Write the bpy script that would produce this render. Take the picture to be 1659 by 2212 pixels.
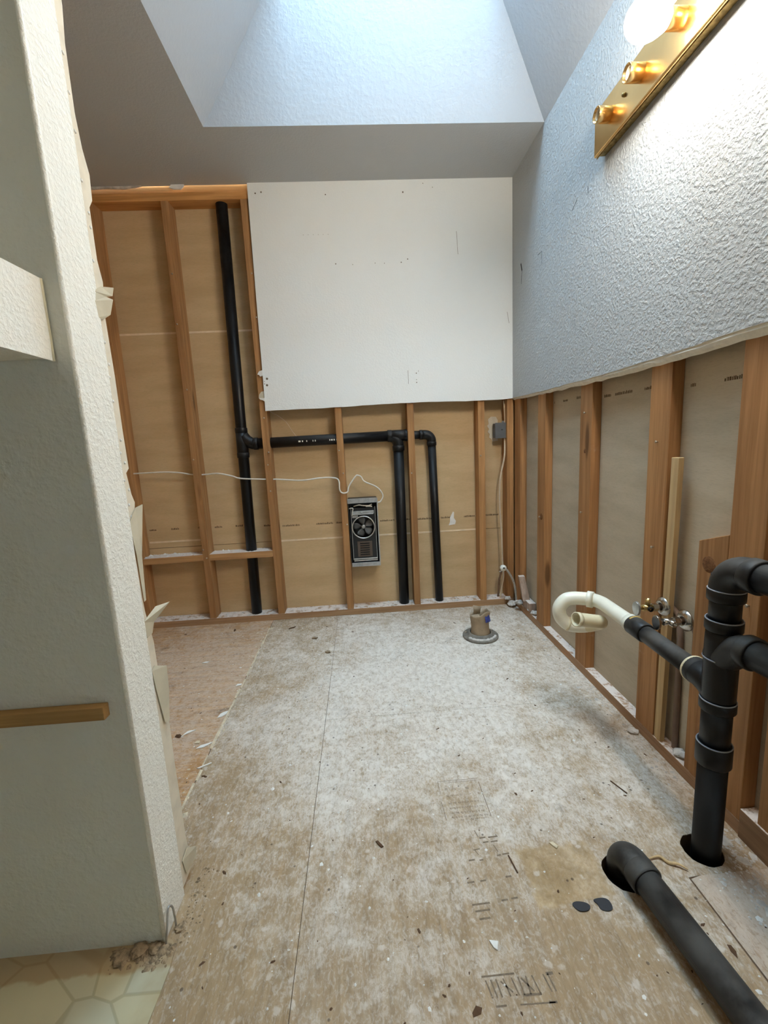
import bpy, math, random
from mathutils import Vector, Matrix
from mathutils.geometry import tessellate_polygon

for o in list(bpy.data.objects):
    bpy.data.objects.remove(o, do_unlink=True)
scene = bpy.context.scene
C = scene.collection
random.seed(7)

# ------------------------------------------------------------------ camera
HC = 2.3695                                   # ceiling height
cam_d = bpy.data.cameras.new('camera')
cam = bpy.data.objects.new('camera', cam_d)
C.objects.link(cam)
cam_d.sensor_fit = 'VERTICAL'
cam_d.sensor_height = 24.0
cam_d.lens = 934.516 / 2212.0 * 24.0
cam_d.clip_start = 0.02
rt = Vector((0.99720899, -0.05600949, -0.04936773))
up = Vector((0.05761924, 0.15684388, 0.98594119))
fw = Vector((0.04747904, 0.98603394, -0.15963335))
cam.matrix_world = Matrix(((rt.x, up.x, -fw.x, -0.89915), (rt.y, up.y, -fw.y, -2.50280),
                           (rt.z, up.z, -fw.z, 1.02556), (0, 0, 0, 1)))
scene.camera = cam

# ------------------------------------------------------------------ sky, light, exposure
SKY_STRENGTH = 34.0
BULB_STRENGTH = 74.0
world = bpy.data.worlds.new('sky')
scene.world = world
world.use_nodes = True
bg = world.node_tree.nodes['Background']
bg.inputs['Color'].default_value = (0.56, 0.80, 1.0, 1)
bg.inputs['Strength'].default_value = SKY_STRENGTH
# the skylight: where the daylight enters (a sampling portal, it gives no light of its own)
SKT = dict(x0=-1.10, x1=-0.27, y0=-1.28, y1=-0.466, z=3.90)
THROAT_Z = 2.92
pd = bpy.data.lights.new('skylight_portal', 'AREA')
pd.shape = 'RECTANGLE'
pd.size = SKT['x1'] - SKT['x0']
pd.size_y = SKT['y1'] - SKT['y0']
pd.cycles.is_portal = True
po = bpy.data.objects.new('skylight_portal', pd)
po.location = ((SKT['x0'] + SKT['x1']) / 2, (SKT['y0'] + SKT['y1']) / 2, SKT['z'] + 0.09)
C.objects.link(po)
vs = scene.view_settings
vs.view_transform = 'Standard'
vs.look = 'None'
vs.gamma = 1.0
vs.use_curve_mapping = False
vs.exposure = 0.58
scene.cycles.max_bounces = 8
scene.cycles.diffuse_bounces = 5

# ------------------------------------------------------------------ helpers
def lin(r, g, b):
    f = lambda c: (c / 255 / 12.92) if c / 255 <= 0.04045 else ((c / 255 + 0.055) / 1.055) ** 2.4
    return (f(r), f(g), f(b), 1.0)


def frame_for(d):
    d = d.normalized()
    a = Vector((0, 0, 1)) if abs(d.z) < 0.9 else Vector((1, 0, 0))
    u = d.cross(a).normalized()
    return u, d.cross(u).normalized()


class MB:
    def __init__(s):
        s.v = []; s.f = []; s.sm = []

    def face(s, idx, smooth=False):
        s.f.append(tuple(idx)); s.sm.append(smooth)

    def box(s, x0, x1, y0, y1, z0, z1):
        n = len(s.v)
        s.v += [(x, y, z) for z in (z0, z1) for y in (y0, y1) for x in (x0, x1)]
        for q in ((0, 2, 3, 1), (4, 5, 7, 6), (0, 1, 5, 4), (2, 6, 7, 3), (0, 4, 6, 2), (1, 3, 7, 5)):
            s.face([n + i for i in q])
        return s

    def hexa(s, pts):                       # 8 points: bottom 4 ccw, top 4 ccw
        n = len(s.v)
        s.v += [tuple(p) for p in pts]
        for q in ((3, 2, 1, 0), (4, 5, 6, 7), (0, 1, 5, 4), (1, 2, 6, 5), (2, 3, 7, 6), (3, 0, 4, 7)):
            s.face([n + i for i in q])
        return s

    def prism(s, loops, axis, a, b):
        """polygon (first loop) with holes (other loops) extruded along axis from a to b"""
        if not isinstance(loops[0][0], (tuple, list)):
            loops = [loops]
        def P(p, h):
            return {'x': (h, p[0], p[1]), 'y': (p[0], h, p[1]), 'z': (p[0], p[1], h)}[axis]
        flat = [p for l in loops for p in l]
        tris = tessellate_polygon([[Vector((p[0], p[1], 0)) for p in l] for l in loops])
        n = len(s.v); m = len(flat)
        s.v += [P(p, a) for p in flat] + [P(p, b) for p in flat]
        for t in tris:
            s.face([n + i for i in t]); s.face([n + m + i for i in reversed(t)])
        k = 0
        for l in loops:
            for i in range(len(l)):
                j = (i + 1) % len(l)
                s.face((n + k + i, n + k + j, n + m + k + j, n + m + k + i))
            k += len(l)
        return s

    def tube(s, path, r, seg=20, caps=True, inner=None, smooth=True):
        path = [Vector(p) for p in path]
        rs = r if isinstance(r, (list, tuple)) else [r] * len(path)
        N = len(path)
        tang = []
        for i in range(N):
            a = path[max(i - 1, 0)]; b = path[min(i + 1, N - 1)]
            t = b - a
            tang.append(t.normalized() if t.length > 1e-9 else (tang[-1] if tang else Vector((0, 0, 1))))
        u, w = frame_for(tang[0])
        rings = []
        for i in range(N):
            if i:
                u = (u - tang[i] * u.dot(tang[i])).normalized()
                w = tang[i].cross(u)
            n = len(s.v)
            for k in range(seg):
                a = 2 * math.pi * k / seg
                s.v.append(tuple(path[i] + (u * math.cos(a) + w * math.sin(a)) * rs[i]))
            rings.append(n)
        for i in range(N - 1):
            sm = smooth and (path[i + 1] - path[i]).length > 1e-6
            for k in range(seg):
                j = (k + 1) % seg
                s.face((rings[i] + k, rings[i] + j, rings[i + 1] + j, rings[i + 1] + k), sm)
        if caps:
            s.face([rings[0] + k for k in reversed(range(seg))])
            s.face([rings[-1] + k for k in range(seg)])
        return s

    def lathe(s, prof, origin, axis=(0, 0, 1), seg=28, smooth=True):
        """prof: list of (radius, height) along axis"""
        o = Vector(origin); d = Vector(axis).normalized(); u, w = frame_for(d)
        rings = []
        for r, h in prof:
            if r < 1e-6:
                rings.append((len(s.v), 1)); s.v.append(tuple(o + d * h))
            else:
                rings.append((len(s.v), seg))
                for k in range(seg):
                    a = 2 * math.pi * k / seg
                    s.v.append(tuple(o + d * h + (u * math.cos(a) + w * math.sin(a)) * r))
        for i in range(len(prof) - 1):
            (a, na), (b, nb) = rings[i], rings[i + 1]
            for k in range(seg):
                j = (k + 1) % seg
                if na == 1 and nb == 1: continue
                if na == 1: s.face((a, b + k, b + j), smooth)
                elif nb == 1: s.face((a + k, b, a + j), smooth)
                else: s.face((a + k, b + k, b + j, a + j), smooth)
        return s

    def sheet(s, grid, smooth=True):
        """grid[i][j] of points -> single surface"""
        n = len(s.v); R = len(grid); Q = len(grid[0])
        for row in grid: s.v += [tuple(p) for p in row]
        for i in range(R - 1):
            for j in range(Q - 1):
                s.face((n + i * Q + j, n + i * Q + j + 1, n + (i + 1) * Q + j + 1, n + (i + 1) * Q + j), smooth)
        return s

    def mesh(s, name):
        me = bpy.data.meshes.new(name)
        me.from_pydata(s.v, [], s.f)
        me.polygons.foreach_set('use_smooth', s.sm)
        me.validate()
        import bmesh
        bm = bmesh.new(); bm.from_mesh(me)
        bmesh.ops.recalc_face_normals(bm, faces=bm.faces)
        bm.to_mesh(me); bm.free()
        return me

    def build(s, name, mat, parent=None, bevel=0.0, solid=0.0, autosmooth=False):
        o = bpy.data.objects.new(name, s.mesh(name))
        o.data.materials.append(mat)
        C.objects.link(o)
        attach(o, parent)
        if solid:
            m = o.modifiers.new('thick', 'SOLIDIFY'); m.thickness = solid; m.offset = 0
        if bevel:
            m = o.modifiers.new('bevel', 'BEVEL'); m.width = bevel; m.segments = 2; m.limit_method = 'ANGLE'
        return o


def attach(o, parent):
    if parent is not None:
        o.parent = parent
        o.matrix_parent_inverse = Matrix.Translation(-world_loc(parent))


def world_loc(o):
    return o.location.copy()


def place(me, name, mat, loc, parent=None, bevel=0.0, rotz=0.0):
    """an object that shares mesh data, at a location"""
    o = bpy.data.objects.new(name, me)
    if mat is not None and not me.materials: me.materials.append(mat)
    C.objects.link(o); o.location = loc
    if rotz: o.rotation_euler.z = rotz
    attach(o, parent)
    if bevel:
        m = o.modifiers.new('bevel', 'BEVEL'); m.width = bevel; m.segments = 2; m.limit_method = 'ANGLE'
    return o


def empty(name, loc=(0, 0, 0)):
    o = bpy.data.objects.new(name, None)
    o.empty_display_size = 0.05
    o.location = loc
    C.objects.link(o)
    return o


def tag(o, label, cat=None, group=None, kind=None):
    if label: o['label'] = label
    if cat: o['category'] = cat
    if group: o['group'] = group
    if kind: o['kind'] = kind
    return o


def bez(points, n=8):
    """Catmull-Rom through points"""
    P = [Vector(p) for p in points]
    out = []
    for i in range(len(P) - 1):
        p0 = P[max(i - 1, 0)]; p1 = P[i]; p2 = P[i + 1]; p3 = P[min(i + 2, len(P) - 1)]
        for k in range(n):
            t = k / n
            out.append(0.5 * ((2 * p1) + (p2 - p0) * t + (2 * p0 - 5 * p1 + 4 * p2 - p3) * t * t + (3 * p1 - p0 - 3 * p2 + p3) * t ** 3))
    out.append(P[-1])
    return out


def arc(c, u, w, r, a0, a1, n=12):
    c, u, w = Vector(c), Vector(u), Vector(w)
    return [c + u * (r * math.cos(a0 + (a1 - a0) * i / n)) + w * (r * math.sin(a0 + (a1 - a0) * i / n)) for i in range(n + 1)]


def circle2(cx, cy, r, n=28, jit=0.0):
    return [(cx + r * (1 + random.uniform(-jit, jit)) * math.cos(2 * math.pi * k / n),
             cy + r * (1 + random.uniform(-jit, jit)) * math.sin(2 * math.pi * k / n)) for k in range(n)]


# ------------------------------------------------------------------ materials
class Mat:
    def __init__(s, name, rough=0.8, metal=0.0, col=None, spec=0.3):
        s.m = bpy.data.materials.new(name); s.m.use_nodes = True
        s.nt = s.m.node_tree; s.b = s.nt.nodes['Principled BSDF']
        s.b.inputs['Roughness'].default_value = rough
        s.b.inputs['Metallic'].default_value = metal
        s.b.inputs['Specular IOR Level'].default_value = spec
        if col: s.b.inputs['Base Color'].default_value = col

    def n(s, t, ins=None, **props):
        nd = s.nt.nodes.new(t)
        for k, v in props.items(): setattr(nd, k, v)
        for k, v in (ins or {}).items():
            if isinstance(v, bpy.types.NodeSocket): s.nt.links.new(v, nd.inputs[k])
            else: nd.inputs[k].default_value = v
        return nd

    def pos(s): return s.n('ShaderNodeNewGeometry').outputs['Position']
    def obj(s): return s.n('ShaderNodeTexCoord').outputs['Object']

    def map(s, vec, scale=(1, 1, 1), loc=(0, 0, 0), rot=(0, 0, 0)):
        return s.n('ShaderNodeMapping', {'Vector': vec, 'Scale': scale, 'Location': loc, 'Rotation': rot}).outputs[0]

    def noise(s, vec, scale, detail=3, rough=0.5, dist=0.0):
        return s.n('ShaderNodeTexNoise', {'Vector': vec, 'Scale': scale, 'Detail': detail, 'Roughness': rough, 'Distortion': dist}).outputs['Fac']

    def ramp(s, fac, stops):
        r = s.n('ShaderNodeValToRGB', {'Fac': fac})
        e = r.color_ramp.elements
        while len(e) < len(stops): e.new(0.5)
        for i, (p, c) in enumerate(stops):
            e[i].position = p; e[i].color = c if len(c) == 4 else (*c, 1)
        return r.outputs['Color']

    def step(s, fac, lo, hi):
        return s.n('ShaderNodeMapRange', {'Value': fac, 'From Min': lo, 'From Max': hi}, interpolation_type='SMOOTHSTEP').outputs[0]

    def math(s, op, a, b=0.0, c=0.0):
        return s.n('ShaderNodeMath', {0: a, 1: b, 2: c}, operation=op).outputs[0]

    def mix(s, fac, a, b, mode='MIX'):
        nd = s.n('ShaderNodeMix', None, data_type='RGBA', blend_type=mode)
        for k, v in ((0, fac), (6, a), (7, b)):
            if isinstance(v, bpy.types.NodeSocket): s.nt.links.new(v, nd.inputs[k])
            else: nd.inputs[k].default_value = v
        return nd.outputs[2]

    def out(s, col=None, height=None, strength=0.5, dist=0.002, rough=None):
        if col is not None: s.nt.links.new(col, s.b.inputs['Base Color'])
        if rough is not None: s.nt.links.new(rough, s.b.inputs['Roughness'])
        if height is not None:
            bp = s.n('ShaderNodeBump', {'Height': height, 'Strength': strength, 'Distance': dist})
            s.nt.links.new(bp.outputs[0], s.b.inputs['Normal'])
        return s.m


def wood(name, axis, dark, light, dust=0.0, knots=True):
    s = Mat(name, 0.72, spec=0.25)
    rnd = s.n('ShaderNodeObjectInfo').outputs['Random']
    off = s.n('ShaderNodeCombineXYZ', {0: s.math('MULTIPLY', rnd, 13.0), 1: s.math('MULTIPLY', rnd, 7.0), 2: s.math('MULTIPLY', rnd, 29.0)}).outputs[0]
    vec = s.n('ShaderNodeVectorMath', {0: s.obj(), 1: off}, operation='ADD').outputs[0]
    sc = {'x': (1.6, 34, 34), 'y': (34, 1.6, 34), 'z': (34, 34, 1.6)}[axis]
    g = s.noise(s.map(vec, sc), 1.0, 5, 0.62, 0.6)
    sc2 = {'x': (4, 160, 160), 'y': (160, 4, 160), 'z': (160, 160, 4)}[axis]
    g2 = s.noise(s.map(vec, sc2), 1.0, 2, 0.5)
    big = s.noise(vec, 2.2, 2)
    col = s.ramp(g, [(0.28, dark), (0.5, [(a + b) / 2 for a, b in zip(dark, light)]), (0.72, light)])
    col = s.mix(s.math('MULTIPLY', s.step(g2, 0.45, 0.7), 0.25), col, [c * 0.62 for c in dark[:3]] + [1])
    col = s.mix(s.math('MULTIPLY', s.step(big, 0.52, 0.72), 0.35), col, [c * 0.72 for c in dark[:3]] + [1])
    if knots:
        ks = {'x': (1.3, 6, 6), 'y': (6, 1.3, 6), 'z': (6, 6, 1.3)}[axis]
        d = s.n('ShaderNodeTexVoronoi', {'Vector': s.map(vec, ks), 'Scale': 1.0}).outputs['Distance']
        col = s.mix(s.math('MULTIPLY', s.step(d, 0.12, 0.05), 0.75), col, [c * 0.3 for c in dark[:3]] + [1])
    tone = s.math('MULTIPLY_ADD', rnd, 0.30, 0.84)
    col = s.mix(1.0, col, s.n('ShaderNodeCombineColor', {0: tone, 1: tone, 2: tone}).outputs[0], 'MULTIPLY')
    # plaster smears and specks
    sp = s.noise(s.map(vec, (9, 9, 9)), 1.0, 6, 0.75)
    col = s.mix(s.math('MULTIPLY', s.step(sp, 0.64, 0.78), 0.30), col, lin(200, 180, 160))
    if dust:
        nz = s.n('ShaderNodeSeparateXYZ', {0: s.n('ShaderNodeNewGeometry').outputs['Normal']}).outputs[2]
        dn = s.noise(s.pos(), 26, 5, 0.7)
        dm = s.math('MULTIPLY', s.step(nz, 0.6, 0.9), s.step(dn, 0.62 - dust * 0.4, 0.72 - dust * 0.35))
        col = s.mix(dm, col, lin(222, 208, 196))
    return s.out(col, g2, 0.25, 0.001)


def paint(name, col, scale=95.0, strength=0.35, dist=0.003, dirt=0.05):
    s = Mat(name, 0.62, spec=0.35)
    p = s.pos()
    a = s.noise(p, scale, 3, 0.55)
    b = s.noise(p, scale * 2.7, 2, 0.5)
    h = s.math('ADD', s.step(a, 0.38, 0.68), s.math('MULTIPLY', b, 0.4))
    big = s.noise(p, 2.0, 4)
    c = s.mix(s.math('MULTIPLY', s.step(big, 0.45, 0.75), dirt), col, [x * 0.75 for x in col[:3]] + [1])
    return s.out(c, h, strength, dist)


def paper(name, col, dark):
    """brown paper back of a drywall sheet"""
    s = Mat(name, 0.9, spec=0.15)
    p = s.pos()
    f = s.noise(s.map(p, (3, 3, 14)), 1.0, 4, 0.6)
    g = s.noise(s.map(p, (60, 60, 420)), 1.0, 2, 0.5)
    c = s.mix(s.step(f, 0.3, 0.75), col, dark)
    c = s.mix(s.math('MULTIPLY', s.step(g, 0.45, 0.75), 0.18), c, [x * 0.6 for x in dark[:3]] + [1])
    sm = s.noise(s.map(p, (7, 7, 3.2), loc=(3, 1, 2)), 1.0, 6, 0.72, 0.4)
    c = s.mix(s.math('MULTIPLY', s.step(sm, 0.63, 0.74), 0.30), c, lin(196, 172, 142))
    return s.out(c, g, 0.15, 0.0008)


def plain(name, col, rough=0.6, metal=0.0, spec=0.4, var=0.12, scale=30.0, bump=0.0):
    s = Mat(name, rough, metal, spec=spec)
    n = s.noise(s.obj(), scale, 4, 0.6)
    c = s.mix(s.step(n, 0.35, 0.7), col, [x * (1 - var) for x in col[:3]] + [1])
    return s.out(c, n if bump else None, bump, 0.001)


def abs_pipe(name, col, dust):
    s = Mat(name, 0.42, spec=0.32)
    p = s.pos()
    n = s.noise(p, 9, 5, 0.65)
    f = s.noise(s.map(p, (40, 12, 40)), 1.0, 5, 0.7)
    nz = s.n('ShaderNodeSeparateXYZ', {0: s.n('ShaderNodeNewGeometry').outputs['Normal']}).outputs[2]
    dm = s.math('MULTIPLY', s.step(nz, -0.3, 0.9), s.step(n, 0.28, 0.62))
    c = s.mix(s.math('MULTIPLY', dm, dust), col, lin(120, 116, 110))
    c = s.mix(s.math('MULTIPLY', s.step(f, 0.70, 0.8), 0.35), c, lin(165, 158, 150))
    r = s.math('MULTIPLY_ADD', dm, 0.35, 0.36)
    return s.out(c, f, 0.08, 0.0006, rough=r)


def floor_mat(name, base_d, base_l, white, grain_axis='y', amount=1.0, centre=(-0.62, -0.72), bare=None, dark=0.42):
    """bare plywood with trowelled thin-set and plaster residue"""
    s = Mat(name, 0.9, spec=0.15)
    p = s.pos()
    gs = (55, 6, 1) if grain_axis == 'y' else (6, 55, 1)
    g = s.noise(s.map(p, gs), 1.0, 6, 0.65, 0.5)
    g2 = s.noise(s.map(p, tuple(x * 3.2 for x in gs)), 1.0, 3, 0.6)
    n1 = s.noise(p, 2.4, 5, 0.6)
    n2 = s.noise(p, 13, 6, 0.72, 0.3)
    n3 = s.noise(s.map(p, (150, 80, 1) if grain_axis == 'y' else (80, 150, 1)), 1.0, 4, 0.7, 0.8)
    c = s.ramp(g, [(0.25, base_d), (0.5, [(a + b) / 2 for a, b in zip(base_d, base_l)]), (0.78, base_l)])
    c = s.mix(s.math('MULTIPLY', s.step(g2, 0.5, 0.72), 0.35), c, [x * 0.55 for x in base_d[:3]] + [1])
    # residue: denser around the given centre, thinner further out
    d = s.n('ShaderNodeVectorMath', {0: p, 1: (centre[0], centre[1], 0)}, operation='DISTANCE').outputs['Value']
    bias = s.n('ShaderNodeMapRange', {'Value': d, 'From Min': 0.1, 'From Max': 1.5, 'To Min': 0.18, 'To Max': -0.13}).outputs[0]
    cov = s.math('ADD', s.math('ADD', s.math('MULTIPLY', n1, 0.45), s.math('MULTIPLY', n2, 0.45)), bias)
    m1 = s.step(cov, 0.34, 0.62)
    m2 = s.step(s.math('ADD', n3, s.math('MULTIPLY', cov, 0.5)), 0.66, 0.82)
    n4 = s.noise(s.map(p, (46, 34, 1), loc=(2, 7, 0)), 1.0, 6, 0.78, 0.5)
    fine = s.step(n4, 0.40, 0.60)
    film = s.math('MULTIPLY', m1, s.math('MULTIPLY_ADD', fine, 0.58 * amount, 0.26 * amount))
    c = s.mix(film, c, white)
    c = s.mix(s.math('MULTIPLY', s.step(n4, 0.43, 0.31), 0.42), c, [x * 0.62 for x in base_d[:3]] + [1])
    c = s.mix(s.math('MULTIPLY', m2, s.math('MULTIPLY_ADD', m1, 0.30 * amount, 0.24 * amount)), c, lin(228, 220, 210))
    if bare:
        # the rectangle where the residue was scraped off: clean veneer with a ragged outline
        q = s.n('ShaderNodeVectorMath', {0: p, 1: s.n('ShaderNodeVectorMath', {0: s.n('ShaderNodeTexNoise', {'Vector': p, 'Scale': 24.0, 'Detail': 4.0}).outputs['Color'], 1: (0.05, 0.05, 0)}, operation='MULTIPLY').outputs[0]}, operation='ADD').outputs[0]
        sx = s.n('ShaderNodeSeparateXYZ', {0: s.map(q, loc=(-bare[0] - .025, -bare[1] - .025, 0))})
        ax = s.math('DIVIDE', s.math('ABSOLUTE', sx.outputs[0]), bare[2]); ay = s.math('DIVIDE', s.math('ABSOLUTE', sx.outputs[1]), bare[3])
        bm = s.step(s.math('MAXIMUM', ax, ay), 1.05, 0.88)
        c = s.mix(s.math('MULTIPLY', bm, 0.62), c, s.ramp(n2, [(0.35, lin(146, 120, 84)), (0.65, lin(200, 170, 126))]))
    # blobs of dried plaster
    pw = s.n('ShaderNodeVectorMath', {0: p, 1: s.n('ShaderNodeVectorMath', {0: s.n('ShaderNodeTexNoise', {'Vector': p, 'Scale': 60.0, 'Detail': 3.0}).outputs['Color'], 1: (0.022, 0.022, 0)}, operation='MULTIPLY').outputs[0]}, operation='ADD').outputs[0]
    v = s.n('ShaderNodeTexVoronoi', {'Vector': pw, 'Scale': 40.0, 'Randomness': 1.0})
    vc = s.n('ShaderNodeSeparateColor', {0: v.outputs['Color']}).outputs[0]
    blob = s.math('MULTIPLY', s.step(v.outputs['Distance'], 0.36, 0.16), s.step(vc, 0.80, 0.86))
    c = s.mix(s.math('MULTIPLY', blob, 0.5 * amount), c, lin(226, 216, 204))
    # dark specks and scuffs
    v2 = s.n('ShaderNodeTexVoronoi', {'Vector': p, 'Scale': 30.0})
    vc2 = s.n('ShaderNodeSeparateColor', {0: v2.outputs['Color']}).outputs[1]
    speck = s.math('MULTIPLY', s.step(v2.outputs['Distance'], 0.13, 0.07), s.step(vc2, 0.80, 0.83))
    c = s.mix(s.math('MULTIPLY', speck, 0.7), c, lin(70, 55, 45))
    sc = s.noise(s.map(p, (5, 5, 1), loc=(4, 2, 0)), 1.0, 7, 0.75, 0.6)
    c = s.mix(s.math('MULTIPLY', s.step(sc, 0.57, 0.74), dark), c, lin(98, 84, 74))
    h = s.math('ADD', s.math('MULTIPLY', n3, 0.6), s.math('ADD', m2, blob))
    return s.out(c, h, 0.35, 0.0015)


M = {}
M['stud'] = wood('fir_stud', 'z', lin(146, 102, 62), lin(196, 148, 98))
M['stud_right'] = wood('fir_stud_dusty', 'z', lin(142, 98, 60), lin(190, 140, 92))
M['plate_x'] = wood('fir_plate_x', 'x', lin(160, 122, 88), lin(204, 166, 126), dust=0.62)
M['block_x'] = wood('fir_blocking', 'x', lin(156, 112, 70), lin(202, 156, 106), dust=0.8)
M['plate_top'] = wood('fir_top_plate', 'x', lin(168, 112, 58), lin(216, 160, 98))
M['plate_y'] = wood('fir_plate_y', 'y', lin(136, 104, 78), lin(182, 144, 110), dust=0.62)
M['pale_wood'] = wood('pale_pine', 'z', lin(176, 144, 100), lin(212, 182, 136))
M['cleat'] = wood('cleat_wood', 'x', lin(150, 112, 66), lin(188, 148, 94), knots=False)
M['scrap'] = wood('dusty_scrap', 'z', lin(150, 126, 110), lin(200, 176, 158), dust=0.7)
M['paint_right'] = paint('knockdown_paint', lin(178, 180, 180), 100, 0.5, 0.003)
M['paint_back'] = paint('orange_peel_paint', lin(236, 236, 231), 120, 0.22, 0.002)
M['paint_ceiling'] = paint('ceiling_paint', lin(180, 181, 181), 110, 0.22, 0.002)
M['paint_shaft'] = paint('shaft_paint', lin(176, 179, 182), 60, 0.14, 0.004)
M['paint_end'] = paint('partition_paint', lin(240, 236, 224), 120, 0.4, 0.003)
M['paint_closet'] = paint('closet_paint', lin(206, 203, 190), 60, 0.3, 0.003)
M['gypsum'] = plain('raw_gypsum', lin(240, 234, 220), 0.9, spec=0.1, scale=60, bump=0.5)
M['bead'] = plain('joint_compound_strip', lin(224, 212, 190), 0.85, spec=0.1, scale=25)
M['torn'] = plain('torn_paper', lin(206, 196, 172), 0.9, spec=0.1, scale=18)
M['white_chip'] = plain('white_paint_chip', lin(236, 232, 224), 0.8, spec=0.15)
M['paper_back'] = paper('brown_drywall_paper', lin(210, 180, 138), lin(196, 166, 124))
M['paper_right'] = paper('cool_lit_drywall_paper', lin(194, 178, 154), lin(178, 162, 138))  # greyer tint puts the right bays' less warm light into the colour
M['joint'] = plain('joint_tape_edge', lin(236, 214, 180), 0.9, spec=0.1)
M['print'] = plain('faded_ink', lin(92, 72, 50), 0.9, spec=0.05, var=0.35, scale=90)
M['print_floor'] = plain('faded_floor_ink', lin(136, 119, 101), 0.9, spec=0.05, var=0.3, scale=120)
M['ply_main'] = floor_mat('residue_plywood', lin(146, 122, 94), lin(186, 160, 127), lin(232, 223, 209), bare=(-.475, -1.648, .095, .072))
M['ply_strip'] = floor_mat('residue_plywood_strip', lin(144, 120, 91), lin(184, 157, 122), lin(228, 217, 201), amount=0.95)
M['ply_tub'] = floor_mat('brown_plywood', lin(140, 98, 56), lin(208, 158, 100), lin(214, 200, 182), 'x', 0.45, (-1.65, -0.55), dark=0.8)
M['ply_patch'] = floor_mat('patch_plywood', lin(156, 130, 104), lin(190, 164, 136), lin(204, 188, 170), 'y', 0.45, (-0.1, -1.75))
M['bare_ply'] = floor_mat('bare_ply', lin(150, 118, 82), lin(190, 158, 114), lin(196, 176, 146), 'y', 0.25, (-3, -3))
M['subfloor'] = plain('dark_subfloor', lin(118, 96, 76), 0.95, spec=0.05)
M['abs'] = abs_pipe('black_abs', lin(16, 16, 18), 0.16)
M['abs_dusty'] = abs_pipe('dusty_black_abs', lin(20, 20, 21), 0.42)
M['abs_clean'] = abs_pipe('clean_black_abs', lin(10, 10, 11), 0.05)
M['hub_edge'] = plain('abs_hub_rim', lin(150, 150, 154), 0.5)
M['pvc'] = plain('white_pvc', lin(238, 234, 216), 0.35, spec=0.5, var=0.08, scale=12)
M['pvc_old'] = plain('yellowed_pvc', lin(226, 214, 180), 0.4, spec=0.45, var=0.12, scale=20)
M['glue'] = plain('yellow_primer_smear', lin(206, 170, 92), 0.5)
M['chrome'] = plain('dull_chrome', (0.62, 0.60, 0.57, 1), 0.22, 1.0, var=0.25, scale=60)
M['brass'] = plain('aged_brass', (0.62, 0.45, 0.20, 1), 0.35, 1.0, var=0.35, scale=70)
M['brass_bar'] = plain('polished_brass', (0.82, 0.52, 0.21, 1), 0.24, 1.0, var=0.10, scale=14)
M['bar_edge'] = plain('gilded_trim', (0.42, 0.29, 0.11, 1), 0.5, 1.0, var=0.55, scale=70)
M['socket_in'] = plain('socket_liner', lin(205, 190, 165), 0.6)
M['dark'] = plain('dark_void', lin(22, 20, 19), 0.8)
M['heater_black'] = plain('black_enamel', lin(24, 24, 25), 0.45, spec=0.5)
M['galv'] = plain('galvanised_steel', (0.50, 0.50, 0.49, 1), 0.42, 0.8, var=0.25, scale=40)
M['steel_light'] = plain('bright_steel', (0.75, 0.74, 0.71, 1), 0.35, 0.9, var=0.15, scale=60)
M['grille'] = plain('scorched_steel', lin(92, 78, 66), 0.6)
M['fan'] = plain('grey_fan_blade', lin(104, 106, 106), 0.5)
M['box_grey'] = plain('grey_box', lin(104, 105, 106), 0.5, 0.2)
M['cable'] = plain('white_cable', lin(226, 220, 206), 0.5, spec=0.4)
M['cable_dirty'] = plain('dirty_cable', lin(216, 194, 164), 0.6)
M['knob_white'] = plain('white_handle', lin(240, 236, 222), 0.4)
M['hose'] = plain('braided_hose', lin(196, 188, 174), 0.5, 0.1, var=0.4, scale=180)
M['copper'] = plain('dull_copper', (0.40, 0.26, 0.17, 1), 0.55, 0.6, var=0.3)
M['riser'] = plain('brown_plastic_pipe', lin(136, 112, 96), 0.6)
M['flange'] = plain('grey_flange', lin(134, 126, 114), 0.7, 0.1, var=0.45, scale=30)
M['kraft'] = plain('kraft_paper', lin(170, 150, 124), 0.8, var=0.25, scale=18, bump=0.4)
M['blue'] = plain('blue_label', lin(70, 84, 168), 0.5, var=0.5, scale=70)
M['plaster'] = plain('plaster_rubble', lin(214, 206, 196), 0.95, spec=0.1, var=0.35, scale=40, bump=0.6)
M['splinter'] = plain('dark_splinter', lin(92, 66, 44), 0.9)
M['rubble'] = plain('brown_rubble', lin(162, 138, 108), 0.95, var=0.6, scale=90, bump=0.8)
M['tar'] = plain('black_mastic', lin(44, 44, 48), 0.6)
M['screw'] = plain('zinc_screw', (0.55, 0.47, 0.36, 1), 0.4, 0.8)
M['residue'] = plain('caulk_residue', lin(222, 206, 176), 0.9, var=0.25, scale=50)


def knot_mat():
    s = Mat('wood_knot', 0.75, spec=0.2)
    w = s.noise(s.map(s.pos(), (60, 60, 90)), 1.0, 5, 0.7, 1.2)
    c = s.ramp(w, [(0.3, lin(84, 52, 30)), (0.5, lin(118, 80, 50)), (0.72, lin(150, 108, 74))])
    return s.out(c, w, 0.3, 0.001)


M['knot'] = knot_mat()


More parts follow.
